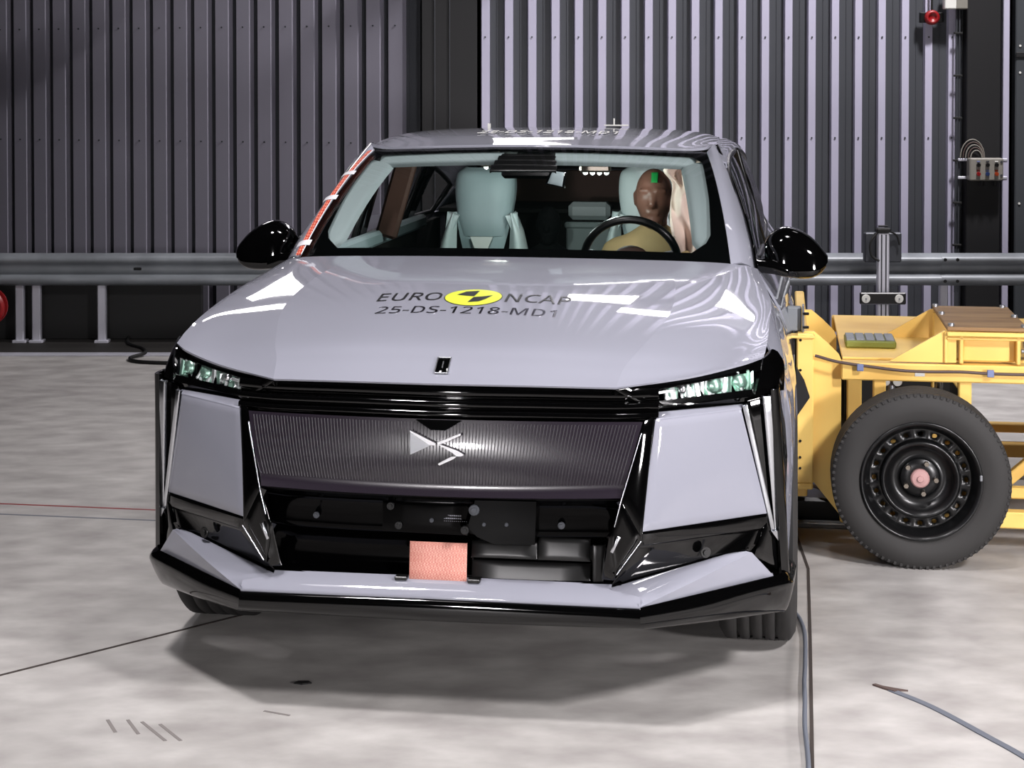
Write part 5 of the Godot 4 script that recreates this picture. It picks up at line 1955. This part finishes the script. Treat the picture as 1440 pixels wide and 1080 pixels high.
func trolley_wheel(parent: Node3D, c: Vector3, s: float) -> void:
	var t := thing_part("wheel", parent)
	t.position = Vector3.ZERO
	tyre(t, c, V(0, 0, 1), .311, .208, .205, 5)
	var f := c + V(0, 0, s * .098)
	var r := mb()
	lathe(r, f, V(0, 0, s), [Vector2(.206, -.19), Vector2(.208, -.03), Vector2(.212, -.012), Vector2(.2085, .000), Vector2(.201, -.004), Vector2(.193, -.016), Vector2(.188, -.045), Vector2(.178, -.060), Vector2(.176, -.066)], 64)
	lathe(r, f, V(0, 0, s), [Vector2(.142, -.064), Vector2(.138, -.046), Vector2(.132, -.034), Vector2(.125, -.036), Vector2(.115, -.062), Vector2(.098, -.084), Vector2(.072, -.090), Vector2(.068, -.078), Vector2(.066, -.074), Vector2(.033, -.074)], 64)
	# ring of oval holes
	smooth(r)
	var n := 20
	for k in n:
		var a0 := TAU * k / n
		var hole := []
		var cell := []
		for e in 16:
			var a := TAU * e / 16.0
			var hr: float = .159 + .0085 * sin(a)
			var ha: float = a0 + .060 * cos(a)
			hole.append(f + V(sin(ha) * hr, cos(ha) * hr, s * -.064))
			var m: float = max(abs(cos(a)), abs(sin(a)))
			var cr: float = .159 + .0172 * sin(a) / m
			var ca: float = a0 + PI / n * cos(a) / m
			cell.append(f + V(sin(ca) * cr, cos(ca) * cr, s * -.065))
		for e in 16:
			var g := (e + 1) % 16
			quad(r, cell[e], cell[g], hole[g], hole[e], V(0, 0, s))
			quad(r, hole[e], hole[g], hole[g] - V(0, 0, s * .012), hole[e] - V(0, 0, s * .012), f + V(sin(a0), cos(a0), 0) * .159 - hole[e])
	obj("steel_rim", r, M.steel_black, t)
	var tb := mb()
	for k in 84:
		var a := TAU * k / 84.0
		var d := V(sin(a), cos(a), 0)
		box(tb, c + d * .3035 + V(0, 0, s * .0855), V(.011, .012, .014), .002, Basis(V(0, 0, 1), -a))
	obj("tread_block", tb, M.tread, t).set_meta("kind", "stuff")
	var cap := mb()
	lathe(cap, f, V(0, 0, s), [Vector2(.033, -.078), Vector2(.033, -.058), Vector2(.028, -.052), Vector2(.012, -.050), Vector2(.010, -.044), Vector2(0, -.043)], 24, true)
	obj("hub_cap", cap, M.pink_cap, t)
	for k in 5:
		var a := TAU * (k + .15) / 5.0 + .22
		var b := mb()
		disc(b, f + V(sin(a) * .056, cos(a) * .056, s * -.074), V(0, 0, s), .0095, .016, 6)
		obj("wheel_bolt", b, M.bolt, t)
	var w := mb()
	box(w, f + V(.203, .022, s * .006), V(.010, .020, .010), .002)
	obj("balance_weight", w, M.steel, t)

func _ready() -> void:
	# camera: level, with the lens shifted down as the photograph's is
	var cam := Camera3D.new()
	cam.name = "camera"
	add_child(cam)
	cam.position = V(0, 1.707, 0)
	cam.rotation.x = -0.025
	var near := 0.1
	var size := near * 1080.0 / 2502.2
	cam.set_frustum(size, Vector2(0, -size * 360.0 / 1080.0), near, 60.0)
	cam.current = true
	var we := WorldEnvironment.new()
	we.name = "environment"
	var env := Environment.new()
	env.background_mode = Environment.BG_COLOR
	env.background_color = Color(0.01, 0.01, 0.012)
	env.tonemap_mode = Environment.TONE_MAPPER_LINEAR
	env.tonemap_exposure = 1.0
	env.sdfgi_enabled = true
	env.ssao_enabled = true
	env.ssil_enabled = true
	we.environment = env
	add_child(we)
	make_materials()
	M.letter_film = mat(Color(0.75, 0.75, 0.77), 0.16, 1.0)
	# floodlights
	lamp(V(-1.7, 5.6, -3.9), V(-1.35, 0.0, -5.2), Vector2(1.2, 0.6), 26.0, "overhead floodlight in front of the left wing of the car", 37.0)
	lamp(V(0.9, 5.8, -4.9), V(0.8, 0.0, -4.9), Vector2(1.2, 0.6), 7.0, "overhead floodlight in front of the right wing of the car", 40.0)
	lamp(V(3.6, 4.2, -1.7), V(0.9, 0.4, -5.4), Vector2(1.0, 0.8), 38.0, "floodlight high to the right of the camera", 36.0)
	lamp(V(3.7, 1.15, -1.6), V(0.9, 0.6, -5.6), Vector2(0.7, 0.5), 21.0, "added low fill floodlight on the right beside the camera", 30.0)  # unseen fill lamp, added to lift the right panel and the under-car shadow
	lamp(V(-1.75, 1.3, 0.6), V(-0.4, 0.7, -5.4), Vector2(0.7, 0.4), 12.0, "added low fill floodlight on the left behind the camera", 24.0)  # unseen fill lamp, put in to brighten the left bumper panel
	lamp(V(3.4, 6.6, -9.6), V(1.6, 1.2, -12.0), Vector2(0.8, 0.5), 60.0, "floodlight washing the wall behind the yellow trolley", 50.0)
	# lamps on the rear wall, above the picture, that the hood mirrors
	lamp(V(0.85, 3.9, -11.6), V(0.4, 0.8, -5.5), Vector2(0.62, 0.36), 1.3, "wall lamp high behind the middle of the car")
	lamp(V(0.10, 3.05, -11.6), V(0.0, 0.8, -5.5), Vector2(0.62, 0.13), 0.4, "slim wall lamp low behind the middle of the car")
	lamp(V(1.45, 4.5, -11.6), V(0.6, 0.8, -5.5), Vector2(0.6, 0.22), 1.0, "wall lamp right of the high middle one")
	lamp(V(2.2, 3.75, -11.6), V(0.8, 0.8, -5.5), Vector2(0.28, 0.34), 0.8, "wall lamp above the switch box side")
	lamp(V(-2.2, 2.85, -12.1), V(-0.6, 0.8, -5.5), Vector2(0.5, 0.24), 0.5, "wall lamp on the angled wall, lower of two")
	lamp(V(-2.65, 3.45, -12.15), V(-0.6, 0.8, -5.5), Vector2(0.7, 0.20), 0.6, "wall lamp on the angled wall, upper of two")
	build_hall()
	build_background()
	build_car()
	cabin_lamps()
	build_marks()
	build_car_things()
	dummy("brown-headed crash dummy sitting behind the steering wheel", V(.384, 1.235, -2.66), 1.0, M.skin, M.jacket, true)
	dummy("small dark crash dummy in the rear seat of the car", V(-.155, 1.055, -3.42), .72, M.dark_cloth, M.dark_cloth, false)
	build_trolley()
	build_floor_things()
